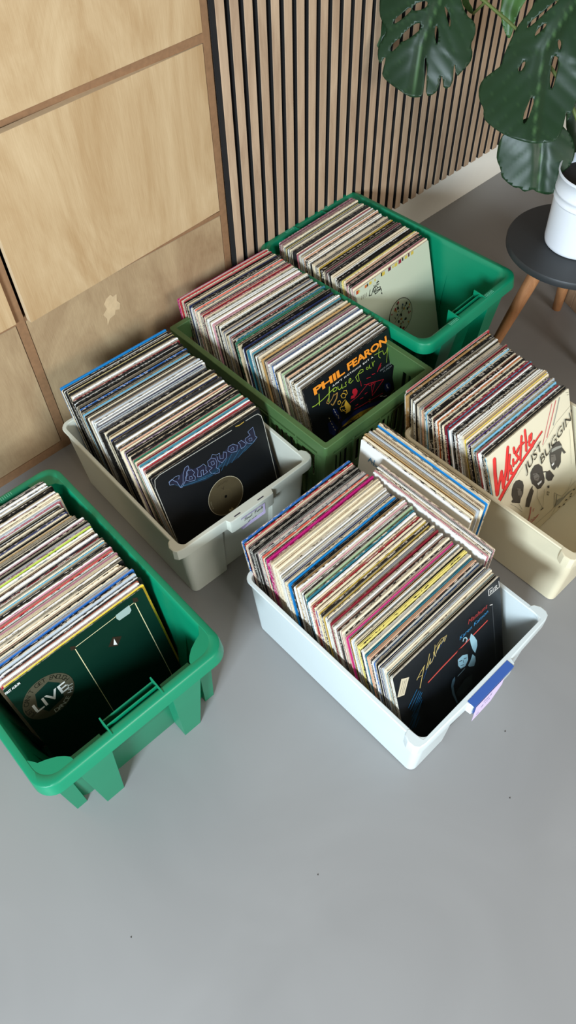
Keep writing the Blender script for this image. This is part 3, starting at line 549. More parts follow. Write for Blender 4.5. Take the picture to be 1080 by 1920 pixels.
# leaf outlines in metres on each leaf
LEAVES={
'L1':{'O':(0.3867,2.0703,0.7285),'X':(0.9545,-0.2983,0.0),'Y':(0.1528,0.489,0.8588),'n':(-0.2562,-0.8197,0.5123),'out':[(0.0111,0.1455),(-0.0756,0.1593),(-0.1387,0.1305),(-0.1362,0.0937),(-0.1279,0.0685),(-0.1072,0.0501),(-0.1074,0.0374),(-0.1151,0.024),(-0.1231,0.0062),(-0.1209,-0.0151),(-0.1103,-0.0324),(-0.1014,-0.0134),(-0.0977,-0.0174),(-0.1006,-0.0438),(-0.1013,-0.0548),(-0.0889,-0.0668),(-0.0554,-0.0835),(-0.0222,-0.098),(-0.0019,-0.0982),(0.013,-0.0945),(0.0134,-0.068),(0.0035,-0.0126),(0.0046,-0.006),(0.0096,-0.0163),(0.0164,-0.0502),(0.0214,-0.0937),(0.0412,-0.0873),(0.0513,-0.0731),(0.0505,-0.0448),(0.0554,-0.0444),(0.0646,-0.0744),(0.0855,-0.061),(0.0786,-0.0143),(0.0814,-0.0183),(0.0916,-0.0431),(0.1028,-0.027),(0.1183,-0.0085),(0.1208,0.0128),(0.1106,0.0308),(0.1169,0.0521),(0.1148,0.0725),(0.1051,0.084),(0.0893,0.0909),(0.0733,0.11),(0.0587,0.145)],'mid':[(0.0166,0.1419),(0.0168,0.1178),(0.0036,0.0758),(-0.0115,0.0159),(-0.0123,-0.0442),(-0.0097,-0.0968)],'holes':[[(-0.0854,-0.0016),(-0.0891,0.0105),(-0.0753,0.0253),(-0.0678,0.028),(-0.0655,0.0206),(-0.0726,0.0106)],[(-0.064,0.0233),(-0.0641,0.0347),(-0.0523,0.0483),(-0.0373,0.06),(-0.0257,0.0635),(-0.0211,0.0551),(-0.0293,0.044),(-0.0508,0.0274)],[(-0.0917,0.0606),(-0.0851,0.0736),(-0.069,0.0849),(-0.0564,0.0958),(-0.0518,0.09),(-0.065,0.0765),(-0.0801,0.0649)],[(-0.0472,0.0916),(-0.0432,0.1034),(-0.0229,0.1115),(-0.0138,0.1093),(-0.0156,0.099),(-0.0326,0.0915)],[(0.0187,0.0438),(0.0168,0.0582),(0.0191,0.0613),(0.0257,0.0527),(0.029,0.0342),(0.0274,0.0227)],[(0.0309,0.1026),(0.036,0.1014),(0.0497,0.0816),(0.0523,0.0624),(0.0448,0.075)]]},
'L2':{'O':(0.6159,1.8877,0.7317),'X':(0.9062,-0.4229,0.0),'Y':(0.2341,0.5015,0.8329),'n':(-0.3522,-0.7547,0.5535),'out':[(0.0101,0.2014),(-0.0394,0.1763),(-0.0469,0.1442),(-0.0627,0.1225),(-0.0698,0.1016),(-0.0757,0.0766),(-0.0805,0.0475),(-0.0795,0.0291),(-0.0978,0.0119),(-0.1123,-0.0029),(-0.1187,-0.0165),(-0.1163,-0.0373),(-0.1054,-0.057),(-0.0924,-0.0678),(-0.0887,-0.0845),(-0.0789,-0.0959),(-0.0396,-0.1132),(-0.0083,-0.1209),(0.0216,-0.1244),(0.0454,-0.1246),(0.085,-0.1164),(0.0988,-0.1088),(0.1065,-0.0904),(0.1025,-0.0447),(0.1054,-0.0451),(0.1079,-0.0606),(0.1129,-0.0618),(0.1165,-0.0258),(0.1178,0.0032),(0.108,0.0703),(0.0903,0.1463),(0.0575,0.2033)],'mid':[(0.0546,0.1992),(0.0466,0.1715),(0.0296,0.1306),(0.0183,0.0976),(0.0098,0.0684),(0.0177,0.0167),(0.035,-0.0641),(0.0495,-0.1226)],'holes':[[(0.0352,0.0939),(0.0386,0.0972),(0.0442,0.0912),(0.0479,0.0778),(0.0421,0.0801)],[(0.0377,0.0421),(0.036,0.058),(0.0403,0.0615),(0.0472,0.0584),(0.0518,0.0421),(0.0544,0.0099),(0.0513,-0.0013),(0.0431,0.0164)],[(0.01,-0.0449),(0.0119,-0.0291),(0.0181,-0.031),(0.0211,-0.0431),(0.0189,-0.0753),(0.0129,-0.0857),(0.0076,-0.0665)],[(-0.0371,0.0258),(-0.0315,0.0402),(-0.0253,0.0439),(-0.0255,0.0328),(-0.0305,0.0226)],[(-0.0414,0.1134),(-0.0375,0.1265),(-0.0144,0.1484),(0.0045,0.1721),(0.0087,0.1687),(-0.0162,0.1403),(-0.0306,0.1219)],[(-0.0201,0.0971),(-0.0177,0.1106),(-0.0063,0.1239),(-0.0007,0.1219),(-0.01,0.1076)]]},
'L3':{'O':(0.669,1.8638,0.5288),'X':(0.9734,-0.229,0.0),'Y':(0.0954,0.4054,0.9092),'n':(-0.2082,-0.885,0.4165),'out':[(-0.0787,0.0954),(-0.0933,0.0722),(-0.0994,0.0539),(-0.0997,0.0312),(-0.0971,0.0132),(-0.0818,-0.0086),(-0.0766,-0.0268),(-0.0656,-0.0343),(-0.0552,-0.0414),(-0.0358,-0.0505),(-0.0264,-0.0478),(-0.0118,-0.0579),(-0.0026,-0.0542),(0.0111,-0.0488),(0.0183,-0.0543),(0.0277,-0.0567),(0.0481,-0.0592),(0.0619,-0.0546),(0.079,-0.0437),(0.0926,-0.0193),(0.0714,-0.0119),(0.0616,0.0089),(0.0708,-0.0073),(0.0928,0.0196),(0.0937,0.0512),(0.0787,0.081),(0.0426,0.1088),(-0.0314,0.1207)],'mid':[(-0.006,0.1139),(0.0108,0.0356),(0.025,-0.0556)],'holes':[]},
'L4':{'O':(0.6271,2.203,0.7633),'X':(0.8944,-0.4472,0.0),'Y':(0.1422,0.2844,0.9481),'n':(-0.424,-0.848,0.318),'out':[(-0.0338,0.0503),(-0.0295,0.009),(-0.0257,-0.0075),(-0.0137,-0.0274),(-0.0002,-0.0472),(0.0114,-0.0565),(0.016,-0.0406),(0.016,-0.0147),(0.0209,0.0114),(0.0377,0.055),(0.0003,0.0627)],'mid':[(0.0015,0.0588),(-0.0024,0.0041),(0.0108,-0.0544)],'holes':[]},
'L5':{'O':(0.8354,2.0274,0.4871),'X':(0.9762,-0.2169,0.0),'Y':(0.0671,0.3021,0.9509),'n':(-0.2063,-0.9283,0.3094),'out':[(-0.0478,0.1176),(-0.0513,0.0708),(-0.0195,0.0057),(0.0008,-0.0374),(-0.0003,-0.0806),(-0.0222,-0.1109),(-0.0018,-0.1065),(0.0366,-0.0699),(0.0617,-0.0079),(0.0434,0.0772),(0.0015,0.1208)],'mid':[(-0.0133,0.1198),(0.0035,0.0365),(0.0002,-0.0934)],'holes':[]},
'L6':{'O':(0.2887,2.2128,0.7209),'X':(0.9363,-0.3511,0.0),'Y':(0.1636,0.4363,0.8848),'n':(-0.3107,-0.8284,0.466),'out':[(-0.0169,0.0254),(-0.0072,0.035),(0.0166,0.0157),(0.0155,0.0002),(0.0062,-0.0118),(0.0057,-0.0363),(-0.0048,-0.0262),(-0.0152,-0.003)],'mid':[(-0.0047,0.0331),(-0.0028,0.0071),(-0.0004,-0.0325)],'holes':[]},
'L7':{'O':(0.5193,2.2467,0.7703),'X':(0.8137,-0.5812,0.0),'Y':(0.1316,0.1843,0.974),'n':(-0.5661,-0.7926,0.2265),'out':[(-0.0227,0.0157),(-0.0158,-0.0003),(-0.0038,-0.0089),(0.0159,-0.0183),(0.0214,-0.0143),(0.0153,-0.0033),(-0.0,0.0069),(-0.0101,0.0222)],'mid':[(-0.0142,0.0172),(0.0036,-0.0054),(0.0179,-0.0158)],'holes':[]},
}
SPECKS = [(0.4525, 0.5661), (-0.3205, 0.1986), (0.7811, 1.9923), (0.0343, 0.2949), (0.4351, 0.427)]

# ================================================================== SETTING
PSI = .7336
def onwall(mb, name, **k):
    o = mb.build(name, **k); o.rotation_euler.z = PSI; return o
b = MB(); b.box((-7, -6, -.05), (9, 9, 0), 'poured_floor'); tag(b.build('floor'), kind='structure')
WD = 1.472                      # distance of the painted wall face
b = MB(); b.box((1.16, WD, 0), (6, WD+.12, 2.6), 'wall_paint'); tag(onwall(b, 'wall_back'), kind='structure')
b = MB(); b.box((1.1432, WD-.004, .160), (6, WD, 2.6), 'black_felt')
k = 0
x = 1.1445
while x < 5.9:
    b.box((x, WD-.021, .1465), (x+.0250, WD-.0035, 2.6), 'black_felt'); b.box((x, WD-.0235, .146), (x+.0250, WD-.021, 2.6), 'oak_slat'); x += .0406
o = onwall(b, 'trim_1', bevel=.0008); tag(o, kind='structure')

# ---- cupboard unit
CD = 1.475
cab = tag(empty('storage_cabinet', (0, 0, 0), (0, 0, PSI)), 'tall pale birch plywood cabinet beside the slatted wall', 'cabinet')
b = MB()
b.box((1.123, CD, 0), (1.143, CD+.4, 2.3), 'ply_edge'); b.box((.488, CD, 0), (.511, CD+.4, 2.3), 'ply_edge'); b.box((-.143, CD, 0), (-.121, CD+.4, 2.3), 'ply_edge'); b.box((-.774, CD, 0), (-.751, CD+.4, 2.3), 'ply_edge'); b.box((-.774, CD, 2.282), (1.143, CD+.4, 2.3), 'ply_edge')
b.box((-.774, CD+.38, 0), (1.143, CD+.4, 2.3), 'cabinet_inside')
for z0, z1 in ((0, .028), (.436, .4475), (.862, .8815)):
    for x0, x1 in ((.511, 1.123), (-.751, .488)):
        b.box((x0, CD+.001, z0), (x1, CD+.38, z1), 'ply_edge')
b.build('carcass', cab)
def panel(name, p, mats='birch_ply', label=None):
    """p = four front corners (x, y, z) anticlockwise from bottom left"""
    mb = MB(); th = .018; back = [(x, y+th, z) for x, y, z in p]
    mb.add(list(p), [(0, 1, 2, 3)], mats); mb.add(back, [(3, 2, 1, 0)], mats)
    for i in range(4):
        j = (i+1) % 4; mb.add([p[i], back[i], back[j], p[j]], [(0, 1, 2, 3)], 'ply_edge_pale')
    o = mb.build(name, cab, bevel=.0008)
    if label: o['label'] = label
    return o
panel('door', [(.500, CD-.020, .8835), (1.1225, CD-.001, .8835), (1.1225, CD-.001, 1.5), (.500, CD-.020, 1.5)], label='upper door reaching out of the picture')
panel('door', [(.5135, CD-.030, .449), (1.121, CD+.001, .4505), (1.121, CD+.001, .8605), (.5135, CD-.030, .866)], label='door standing slightly open on its left side')
lo = panel('drawer_front', [(.513, CD+.002, .030), (1.121, CD+.002, .030), (1.121, CD+.002, .434), (.513, CD+.002, .434)], 'browner_ply', label='low front with a torn veneer patch')
for x0, x1 in ((-.120, .486), (-.750, -.144)):
    panel('door', [(x0, CD-.012, .449), (x1, CD-.010, .449), (x1, CD-.010, .8605), (x0, CD-.012, .8605)])
    panel('drawer_front', [(x0, CD+.002, .030), (x1, CD+.002, .030), (x1, CD+.002, .434), (x0, CD+.002, .434)], 'browner_ply')
    panel('door', [(x0, CD-.002, .8835), (x1+.003, CD-.002, .8835), (x1+.003, CD-.002, 1.5), (x0, CD-.002, 1.5)])
for x0, x1 in ((.513, 1.121), (-.120, .486), (-.750, -.144)):
    panel('door', [(x0, CD-.002, 1.505), (x1, CD-.002, 1.505), (x1, CD-.002, 2.28), (x0, CD-.002, 2.28)])
mb = MB(); q = [(.000, .000), (.012, .018), (.030, .022), (.034, .034), (.046, .030), (.052, .046), (.044, .060), (.048, .080), (.036, .078), (.030, .088), (.016, .082), (.006, .070), (.010, .052), (-.004, .040), (.004, .022)]
mb.add([(.716+x*1.0, CD+.0012, .300+z*.95) for x, z in q], [tuple(range(len(q)))], 'torn_veneer'); mb.build('torn_patch', cab)

# ================================================================== CRATES
FR = {'A': (-.2331, .9324, .6993), 'C': (.2385, .4835, .7260), 'F': (.6233, .8762, .7260), 'B': (-.4362, .4089, .7172), 'E': (.3576, 1.4830, .7698), 'D': (.0926, 1.1539, .7236)}
def base(k): x, y, a = FR[k]; return (x, y, 0), (0, 0, a)
LIPC = {}
def white_tub(k, mat, label):
    W, L, h = .352, .478, .2217
    root = tag(empty('storage_tub', *base(k)), label, 'crate', 'white storage tubs')
    mb = MB()
    def fr(d, o=0): return [(.100-o, 0), (.108-o, d), (.244+o, d), (.252+o, 0)]
    def ring(e, z, r, d, o=0): return rrect(-e, W+e, -e*.6, L+e, r, z, 5, fr(d, o))
    R_ = [ring(-.004, 0, .014, .010), ring(0, .004, .016, .010), ring(.010, .185, .02, .004), ring(.0115, .2145, .022, 0), ring(.0160, .2150, .024, 0), ring(.0175, .2185, .025, 0), ring(.0160, .2217, .024, 0),
          ring(.0090, .2217, .02, 0), ring(.0075, .2195, .019, 0), ring(.0065, .185, .018, 0), ring(-.0035, .008, .013, .010), ring(-.006, .004, .012, .010)]
    mb.loft(R_, mat, cap0=True, cap1=True)
    # front lip that wraps both corners and swells at the grip
    plan = [(-.016, .030), (-.024, .026), (-.0305, .014), (-.030, .000), (-.024, -.0085), (-.010, -.0125), (.050, -.0145), (.108, -.0165), (.1125, -.0265), (.118, -.0285)]
    path = plan+[(W-x, y) for x, y in reversed(plan)]
    low = [.190]*8+[.182]*2; low = low+low[::-1]
    inn = [(-.010, .028), (-.0095, .020), (-.008, .006), (-.007, .000), (-.006, -.003), (-.002, -.004), (.050, -.004), (.108, -.004), (.1125, -.004), (.118, -.004)]
    inn = inn+[(W-x, y) for x, y in reversed(inn)]
    h1 = h+.0006
    rings = []
    for (x, y), (i, j), z in zip(path, inn, low):
        L_ = hypot(x-i, y-j) or 1; ux, uy = (x-i)/L_, (y-j)/L_
        rings.append([(i, j, h1), (x-ux*.003, y-uy*.003, h1), (x-ux*.0008, y-uy*.0008, h1-.0012), (x, y, h1-.004), (x+ux*.0, y, z), (x-ux*.0025, y-uy*.0025, z), (x-ux*.0025, y-uy*.0025, h1-.005), (i, j, h1-.005)])
    mb.loft(rings, mat, cap0=True, cap1=True)
    body = mb.build('tub_body', root, smooth=24)
    return root
tubA = white_tub('A', 'white_plastic_warm', 'off-white tub with lilac note, holding the sleeve with the blue arched logo')
tubC = white_tub('C', 'white_plastic_cool', 'bright white tub with blue tape on its front rim')
tubF = white_tub('F', 'cream_plastic', 'yellowed cream tub holding the cream sleeve with red script lettering')
# slots in the grip of A, tape and notes
mb = MB()
for u in (.129, .198): mb.box((u, -.0208, .2222), (u+.018, -.0180, .2226), 'pen_ink')
mb.build('grip_slots', tubA)
def strokes(mb, pts, wd, mat, tf):
    for (a, b_), (c, d) in zip(pts, pts[1:]):
        L_ = hypot(c-a, d-b_) or 1; nx, ny = -(d-b_)/L_*wd/2, (c-a)/L_*wd/2
        mb.add([tf(a+nx, b_+ny), tf(a-nx, b_-ny), tf(c-nx, d-ny), tf(c+nx, d+ny)], [(0, 1, 2, 3)], mat)
SF = {'S': [[(.8, .9), (.4, 1), (.1, .8), (.6, .45), (.5, .1), (.05, .1)]], 'o': [[(.3, .5), (.05, .3), (.2, 0), (.5, .1), (.5, .4), (.3, .5)]], 'u': [[(.05, .5), (.1, .05), (.4, .05), (.5, .5), (.55, 0)]], 'l': [[(.2, 1), (.15, .1), (.35, 0)]],
      'F': [[(.15, 1), (.15, 0)], [(.1, 1), (.65, .95)], [(.15, .55), (.5, .55)]], 'n': [[(.05, .5), (.1, 0)], [(.1, .35), (.35, .5), (.45, 0)]], 'k': [[(.1, 1), (.1, 0)], [(.5, .55), (.12, .28), (.5, 0)]],
      'd': [[(.5, .45), (.1, .4), (.1, .05), (.45, .05), (.55, 1), (.55, 0)]], 'i': [[(.2, .5), (.2, 0)]], 's': [[(.5, .5), (.15, .42), (.45, .15), (.1, 0)]], 'c': [[(.5, .45), (.15, .45), (.1, .08), (.5, .05)]], 'f': [[(.5, .95), (.25, .9), (.2, 0)], [(.05, .5), (.45, .5)]], '&': [[(.6, 0), (.15, .8), (.4, .9), (.1, .1), (.6, .4)]]}
def write(mb, s, x, y, h, wd, mat, tf, shear=.15):
    for ch in s:
        for st in SF.get(ch, []): strokes(mb, [(x+(a+shear*b_)*h, y+b_*h) for a, b_ in st], wd, mat, tf)
        x += .72*h
# lilac note under the lip of A: hangs in front of the recessed wall
ya = -.0296
nt_ = MB(); nt_.add([(.140, ya, .214), (.211, ya, .212), (.211, ya, .172), (.150, ya+.012, .150), (.140, ya+.006, .172)], [(4, 3, 2, 1, 0)], 'lilac_paper')
nt_.add([(.140, ya+.0003, .214), (.211, ya+.0003, .212), (.211, ya+.0003, .172), (.150, ya+.0123, .150), (.140, ya+.0063, .172)], [(0, 1, 2, 3, 4)], 'lilac_paper')
tfA = lambda a, c: (a, ya-.0004, c)
write(nt_, 'Soul', .147, .198, .0095, .0011, 'pen_ink', tfA); write(nt_, 'Funk', .178, .198, .0095, .0011, 'pen_ink', tfA)
write(nt_, 'disco', .158, .184, .007, .0007, 'pen_ink', tfA)
n_ = nt_.build('paper_note', tubA); n_['label'] = 'lilac handwritten note'
# C: blue tape folded over the rim and pale lilac note below
tp = MB(); y0 = -.0292; z1 = .2230
for (p, q) in (((y0+.017, z1), (y0, z1)), ((y0, z1), (y0-.0001, z1-.014))):
    tp.add([(.111, p[0], p[1]), (.234, p[0], p[1]), (.234, q[0], q[1]), (.111, q[0], q[1])], [(0, 1, 2, 3)], 'blue_tape')
tp.add([(.108, y0-.0002, z1-.012), (.150, y0-.0002, z1-.012), (.118, y0-.002, z1-.034), (.112, y0-.002, z1-.034)], [(0, 1, 2, 3)], 'blue_tape')
t_ = tp.build('tape_strip', tubC); t_['label'] = 'strip of blue tape'
nc = MB(); nc.add([(.118, y0-.0010, .213), (.205, y0-.0010, .213), (.203, y0-.003, .190), (.170, y0-.006, .166), (.112, y0-.006, .160)], [(0, 1, 2, 3, 4)], 'lilac_paper_pale')
tfC = lambda a, c: (a, y0-.0014-(.213-c)*.1, c)
write(nc, 'fund', .142, .196, .009, .0008, 'pen_ink', tfC); write(nc, 'disco', .136, .184, .008, .0007, 'pen_ink', tfC); write(nc, 'll', .124, .170, .006, .0008, 'pen_ink', tfC)
n_ = nc.build('paper_note', tubC); n_['label'] = 'pale lilac handwritten note'

def green_crate(k, label, pads=True):
    W, L, h = .371, .561, .3014; G = 'green_plastic'
    root = tag(empty('storage_crate', *base(k)), label, 'crate', 'bright green stacking crates')
    mb = MB()
    def ring(e, f, z, r): return rrect(-e, W+e, f, L-f, r, z, 7)
    Rg = [ring(-.014, .040, 0, .03), ring(-.012, .037, .006, .034), ring(.004, .006, .262, .036), ring(.021, -.031, .268, .037), ring(.0225, -.034, .271, .038), ring(.021, -.030, .294, .037), ring(.0195, -.027, .2998, .036), ring(.0165, -.0235, .3014, .034),
          ring(.0065, -.0125, .3014, .036), ring(.0035, -.0085, .2985, .034), ring(.0015, -.004, .285, .033), ring(-.003, .002, .262, .033), ring(-.016, .040, .010, .030), ring(-.020, .044, .006, .028)]
    mb.loft(Rg, G, cap0=True, cap1=True)
    for s in (0, 1):                      # both short ends
        tf = (lambda p: p) if s == 0 else (lambda p: (W-p[0], L-p[1], p[2]))
        for u0, u1 in ((.055, .106), (.259, .310)):
            vs = [(u0+.003, .000, 0), (u1-.006, .000, 0), (u1-.006, .045, 0), (u0+.003, .045, 0), (u0-.007, -.030, .270), (u1+.009, -.030, .270), (u1+.009, .010, .270), (u0-.007, .010, .270)]
            mb.hexa([tf(p) for p in vs], G)
            vs = [(u0+.004, -.034, .262), (u1-.010, -.034, .262), (u1-.010, -.024, .240), (u0+.004, -.024, .240), (u0+.004, -.036, .268), (u1-.010, -.036, .268), (u1-.010, -.030, .268), (u0+.004, -.030, .268)]
        for u0, u1 in ((.000, .030), (.338, .368)):
            vs = [(u0+.004, .030, 0), (u1-.002, .030, 0), (u1-.002, .055, 0), (u0+.004, .055, 0), (u0-.002, .006, .262), (u1, .006, .262), (u1, .012, .262), (u0-.002, .012, .262)]
            mb.hexa([tf(p) for p in vs], G)
        for u in (.130, .243):            # fins of the grip pocket
            mb.hexa([tf(p) for p in [(u-.0015, -.020, .262), (u+.0015, -.020, .262), (u+.0015, .016, .262), (u-.0015, .016, .262), (u-.0015, -.022, .3025), (u+.0015, -.022, .3025), (u+.0015, .0175, .3065), (u-.0015, .0175, .3065)]], G)
        for v0, v1, z0, z1 in ((.0125, .0155, .215, .2935), (-.0035, -.0015, .25, .3035)):
            mb.hexa([tf(p) for p in [(.130, v0, z0), (.243, v0, z0), (.243, v1, z0), (.130, v1, z0), (.130, v0, z1), (.243, v0, z1), (.243, v1, z1), (.130, v1, z1)]], G)
        mb.hexa([tf(p) for p in [(.130, -.004, .256), (.243, -.004, .256), (.243, .0155, .256), (.130, .0155, .256), (.130, -.004, .259), (.243, -.004, .259), (.243, .0155, .259), (.130, .0155, .259)]], G)
        for sx in ((0, 1) if pads else ()):                 # corner stacking shelves: raised quarter pads with a drop towards the inside
            fx = (lambda x: x) if sx == 0 else (lambda x: W-x)
            out = [(-.008, .046), (-.008, -.014), (.056, -.014), (.054, -.004), (.047, .004), (.036, .013), (.020, .021), (.006, .026), (.001, .034)]
            vs = [tf((fx(x), y, .262)) for x, y in out]+[tf((fx(x), y, .3008)) for x, y in out]; n = len(out)
            fs = [tuple(range(n, 2*n)), tuple(reversed(range(n)))]+[(i, (i+1) % n, n+(i+1) % n, n+i) for i in range(n)]
            mb.add(vs, fs, G)
        for sx in ((0, 1) if (s or not pads) else ()):        # ridged grip marks on the rim
            fx = (lambda x: x) if sx == 0 else (lambda x: W-x)
            for q in range(7):
                x = .122-q*.005
                mb.box((0, 0, 0), (1, 1, 1), 'grip_mark', tf=lambda p, x=x: tf((fx(x+p[0]*.0012), -.0225+p[1]*.010, .3012+p[2]*.0006)))
    for i in range(5):                    # ribs down the long sides
        v = .09+i*.095
        for s in (0, 1):
            fx = (lambda x: x) if s == 0 else (lambda x: W-x)
            mb.hexa([(fx(x), y, z) for x, y, z in [(.012, v, 0), (.030, v, 0), (.030, v+.03, 0), (.012, v+.03, 0), (-.018, v-.004, .264), (.0, v-.004, .264), (.0, v+.034, .264), (-.018, v+.034, .264)]], G)
    mb.build('crate_body', root, smooth=40, bevel=.0012)
    return root
green_crate('B', 'bright green stacking crate in the foreground, cut off by the left edge')
green_crate('E', 'bright green stacking crate against the slatted wall, half empty', pads=False)

def olive_crate(k):
    W, L, h = .3692, .58, .2769; G = 'olive_plastic'; t = .003
    root = tag(empty('storage_crate', *base(k)), 'dull olive green crate with slotted sides, between the white and bright green ones', 'crate')
    mb = MB(); mb.box((0, 0, 0), (W, L, .004), G)
    def wall(length, tf, lo=.0, hi=.246):
        # solid bands with rows of upright slots between
        for z0, z1 in ((lo, .040), (.112, .138), (.215, hi)): mb.box((0, 0, z0), (length, t, z1), G, tf=tf)
        ng = max(2, round(length/.1)); gw = length/ng
        for g in range(ng):
            a = g*gw
            for z0, z1 in ((.040, .112), (.138, .215)):
                mb.box((a, 0, z0), (a+.016, t, z1), G, tf=tf); mb.box((a+gw-.016, 0, z0), (a+gw, t, z1), G, tf=tf)
                ns = 4; sp = (gw-.032)/ns
                for i in range(1, ns): mb.box((a+.016+i*sp-.0045, 0, z0), (a+.016+i*sp+.0045, t, z1), G, tf=tf)
            if g: mb.box((a-.002, -.006, lo), (a+.002, 0, hi), G, tf=tf)
        mb.box((.0, -.006, .232), (length, 0, .235), G, tf=tf)
    wall(W, lambda p: p); wall(W, lambda p: (W-p[0], L-p[1], p[2]))
    wall(L, lambda p: (p[1], L-p[0], p[2])); wall(L, lambda p: (W-p[1], p[0], p[2]))
    for (x, y) in ((0, 0), (W, 0), (W, L), (0, L)):
        sx = -1 if x == 0 else 1; sy = -1 if y == 0 else 1
        xs = sorted((x+sx*.005, x-sx*.022)); ys = sorted((y+sy*.005, y-sy*.022))
        mb.box((xs[0], min(y, y+sy*.006), 0), (xs[1], max(y, y+sy*.006), .25), G); mb.box((min(x, x+sx*.006), ys[0], 0), (max(x, x+sx*.006), ys[1], .25), G)
    def ring(e, z, r): return rrect(-e, W+e, -e, L+e, r, z, 4)
    rr = [ring(.0035, .2440, .006), ring(.0065, .2440, .008), ring(.0068, .2755, .008), ring(.0055, h, .008), ring(-.0075, h, .004), ring(-.0085, .2755, .004), ring(-.0085, .2735, .004), ring(-.0035, .2735, .004), ring(-.0030, .2440, .004), ring(.0035, .2440, .006)]
    mb.loft(rr, G)
    mb.build('crate_body', root, bevel=.0006)
olive_crate('D')

# ================================================================== RECORDS
S = .315
C_ = {'cream': ('#e2d3b6', 'cream'), 'white': ('#e6e5df', 'white'), 'ivory': ('#cdbd9c', 'ivory'), 'black': ('#161514', 'black'), 'char': ('#2c2b2c', 'charcoal'), 'grey': ('#86878a', 'grey'), 'red': ('#a82c34', 'red'), 'dred': ('#7c1f2b', 'dark red'),
      'coral': ('#cf5a48', 'coral red'), 'pink': ('#c9909a', 'pink'), 'rose': ('#a8616a', 'dusty rose'), 'mag': ('#b8206e', 'magenta'), 'mauve': ('#8a5a66', 'mauve'), 'blue': ('#2a62a8', 'blue'), 'sky': ('#6fb2cf', 'sky blue'), 'azure': ('#1878b8', 'azure'),
      'navy': ('#1f2a50', 'navy'), 'teal': ('#2f7080', 'teal'), 'green': ('#2f6a50', 'green'), 'sage': ('#9ab08a', 'sage green'), 'lime': ('#a8b848', 'lime green'), 'yel': ('#e0d078', 'pale yellow'), 'must': ('#c89a20', 'mustard yellow'), 'yellow': ('#dcbc38', 'bright yellow'),
      'tan': ('#b08c58', 'tan'), 'gold': ('#b8983c', 'golden'), 'orange': ('#c8703a', 'orange'), 'brown': ('#6a4436', 'brown'), 'silver': ('#aab0b4', 'silver grey'), 'purple': ('#5a4484', 'purple'), 'peach': ('#d8a888', 'peach'), 'lilac': ('#b09ab8', 'lilac')}
FILL = ['cream']*17+['white']*18+['ivory']*4+['black']*32+['char']*5+['grey']*2+['red', 'dred', 'pink', 'rose', 'navy', 'teal', 'tan', 'brown', 'silver', 'yel', 'sky', 'peach', 'mauve']
def jit(c, r, a=.08): k = 1+r.uniform(-a, a); return tuple(min(1, x*k) for x in c)
def outline(w_, h_, r): # x,z outline with softened corners
    return [(0, 0), (w_, 0), (w_, h_-r), (w_-r*.3, h_-r*.3), (w_-r, h_), (r, h_), (r*.3, h_-r*.3), (0, h_-r)]
def slab(mb, w_, h_, y0, y1, face, edge, wear, r=.0028, x0=0, tf=None):
    o = outline(w_, h_, r); n = len(o)
    vs = [(x0+a, y0, c) for a, c in o]+[(x0+a, y1, c) for a, c in o]
    if tf: vs = [tf(p) for p in vs]
    fs = [tuple(range(n)), tuple(range(2*n-1, n-1, -1))]+[(i, n+i, n+(i+1) % n, (i+1) % n) for i in range(n)]
    cols = [(*face, .0), (*face, 0)]+[(*edge, wear)]*n
    mb.add(vs, fs, 'printed_card', cols)
def sleeve_geo(mb, mb2, cname, thk, r, tf=None, w_=None):
    """mb gets the cardboard, mb2 (if any) the inner paper"""
    face = jit(lin(C_[cname][0]), r); dark = sum(face)/3 < .25
    w_ = w_ or S+r.uniform(-.0042, .0018); h_ = w_+r.uniform(-.001, .0008)
    if mb2 is not None and thk > .0022:
        bt = .0008; e1 = jit(lin(r.choice(('#ddd2ba', '#e4dfd2', '#cdbfa2'))) if r.random() < .72 else face, r)
        slab(mb, w_, h_, 0, bt, face, e1, .3, tf=tf); slab(mb, w_, h_, thk-bt, thk, face, e1, .3, tf=tf)
        g = [lin('#e4e2da'), lin('#1c1b1a'), lin('#1a1a1a'), lin('#3a3836')][r.randrange(4)]
        # cardboard bottom and the closed left side
        mb.add([tf(p) if tf else p for p in [(0, bt, 0), (0, thk-bt, 0), (0, thk-bt, h_-.003), (0, bt, h_-.003)]], [(3, 2, 1, 0)], 'printed_card', (*face, .5))
        d = r.uniform(.0012, .004)
        slab(mb2, w_-.008, h_-.003-d, bt+.00025, thk-bt-.00025, g, g, .15, x0=.004, tf=tf)
    else:
        ec = face if r.random() < .7 else jit(lin('#d8cdb6'), r)
        slab(mb, w_, h_, 0, thk, face, ec, r.choice((.3, .8, 1, 1)), tf=tf)
ORD = ['', 'first', 'second', 'third', 'fourth', 'fifth', 'sixth', 'seventh', 'eighth', 'ninth', 'tenth', 'eleventh', 'twelfth', 'thirteenth', 'fourteenth', 'fifteenth', 'sixteenth', 'seventeenth', 'eighteenth', 'nineteenth', 'twentieth']
STUFF = MB()
LIM = dict(A=(.0050, .0290), C=(.0060, .0128), F=(.0050, .0290), B=(.0200, .0400), E=(.0200, .0400), D=(.0060, .0670))
def smooth_noise(r, n, step, amp):
    k = [r.uniform(-amp, amp) for _ in range(int(n/step)+3)]
    return [k[int(i/step)]*(1-(i/step) % 1)+k[int(i/step)+1]*((i/step) % 1) for i in range(n)]
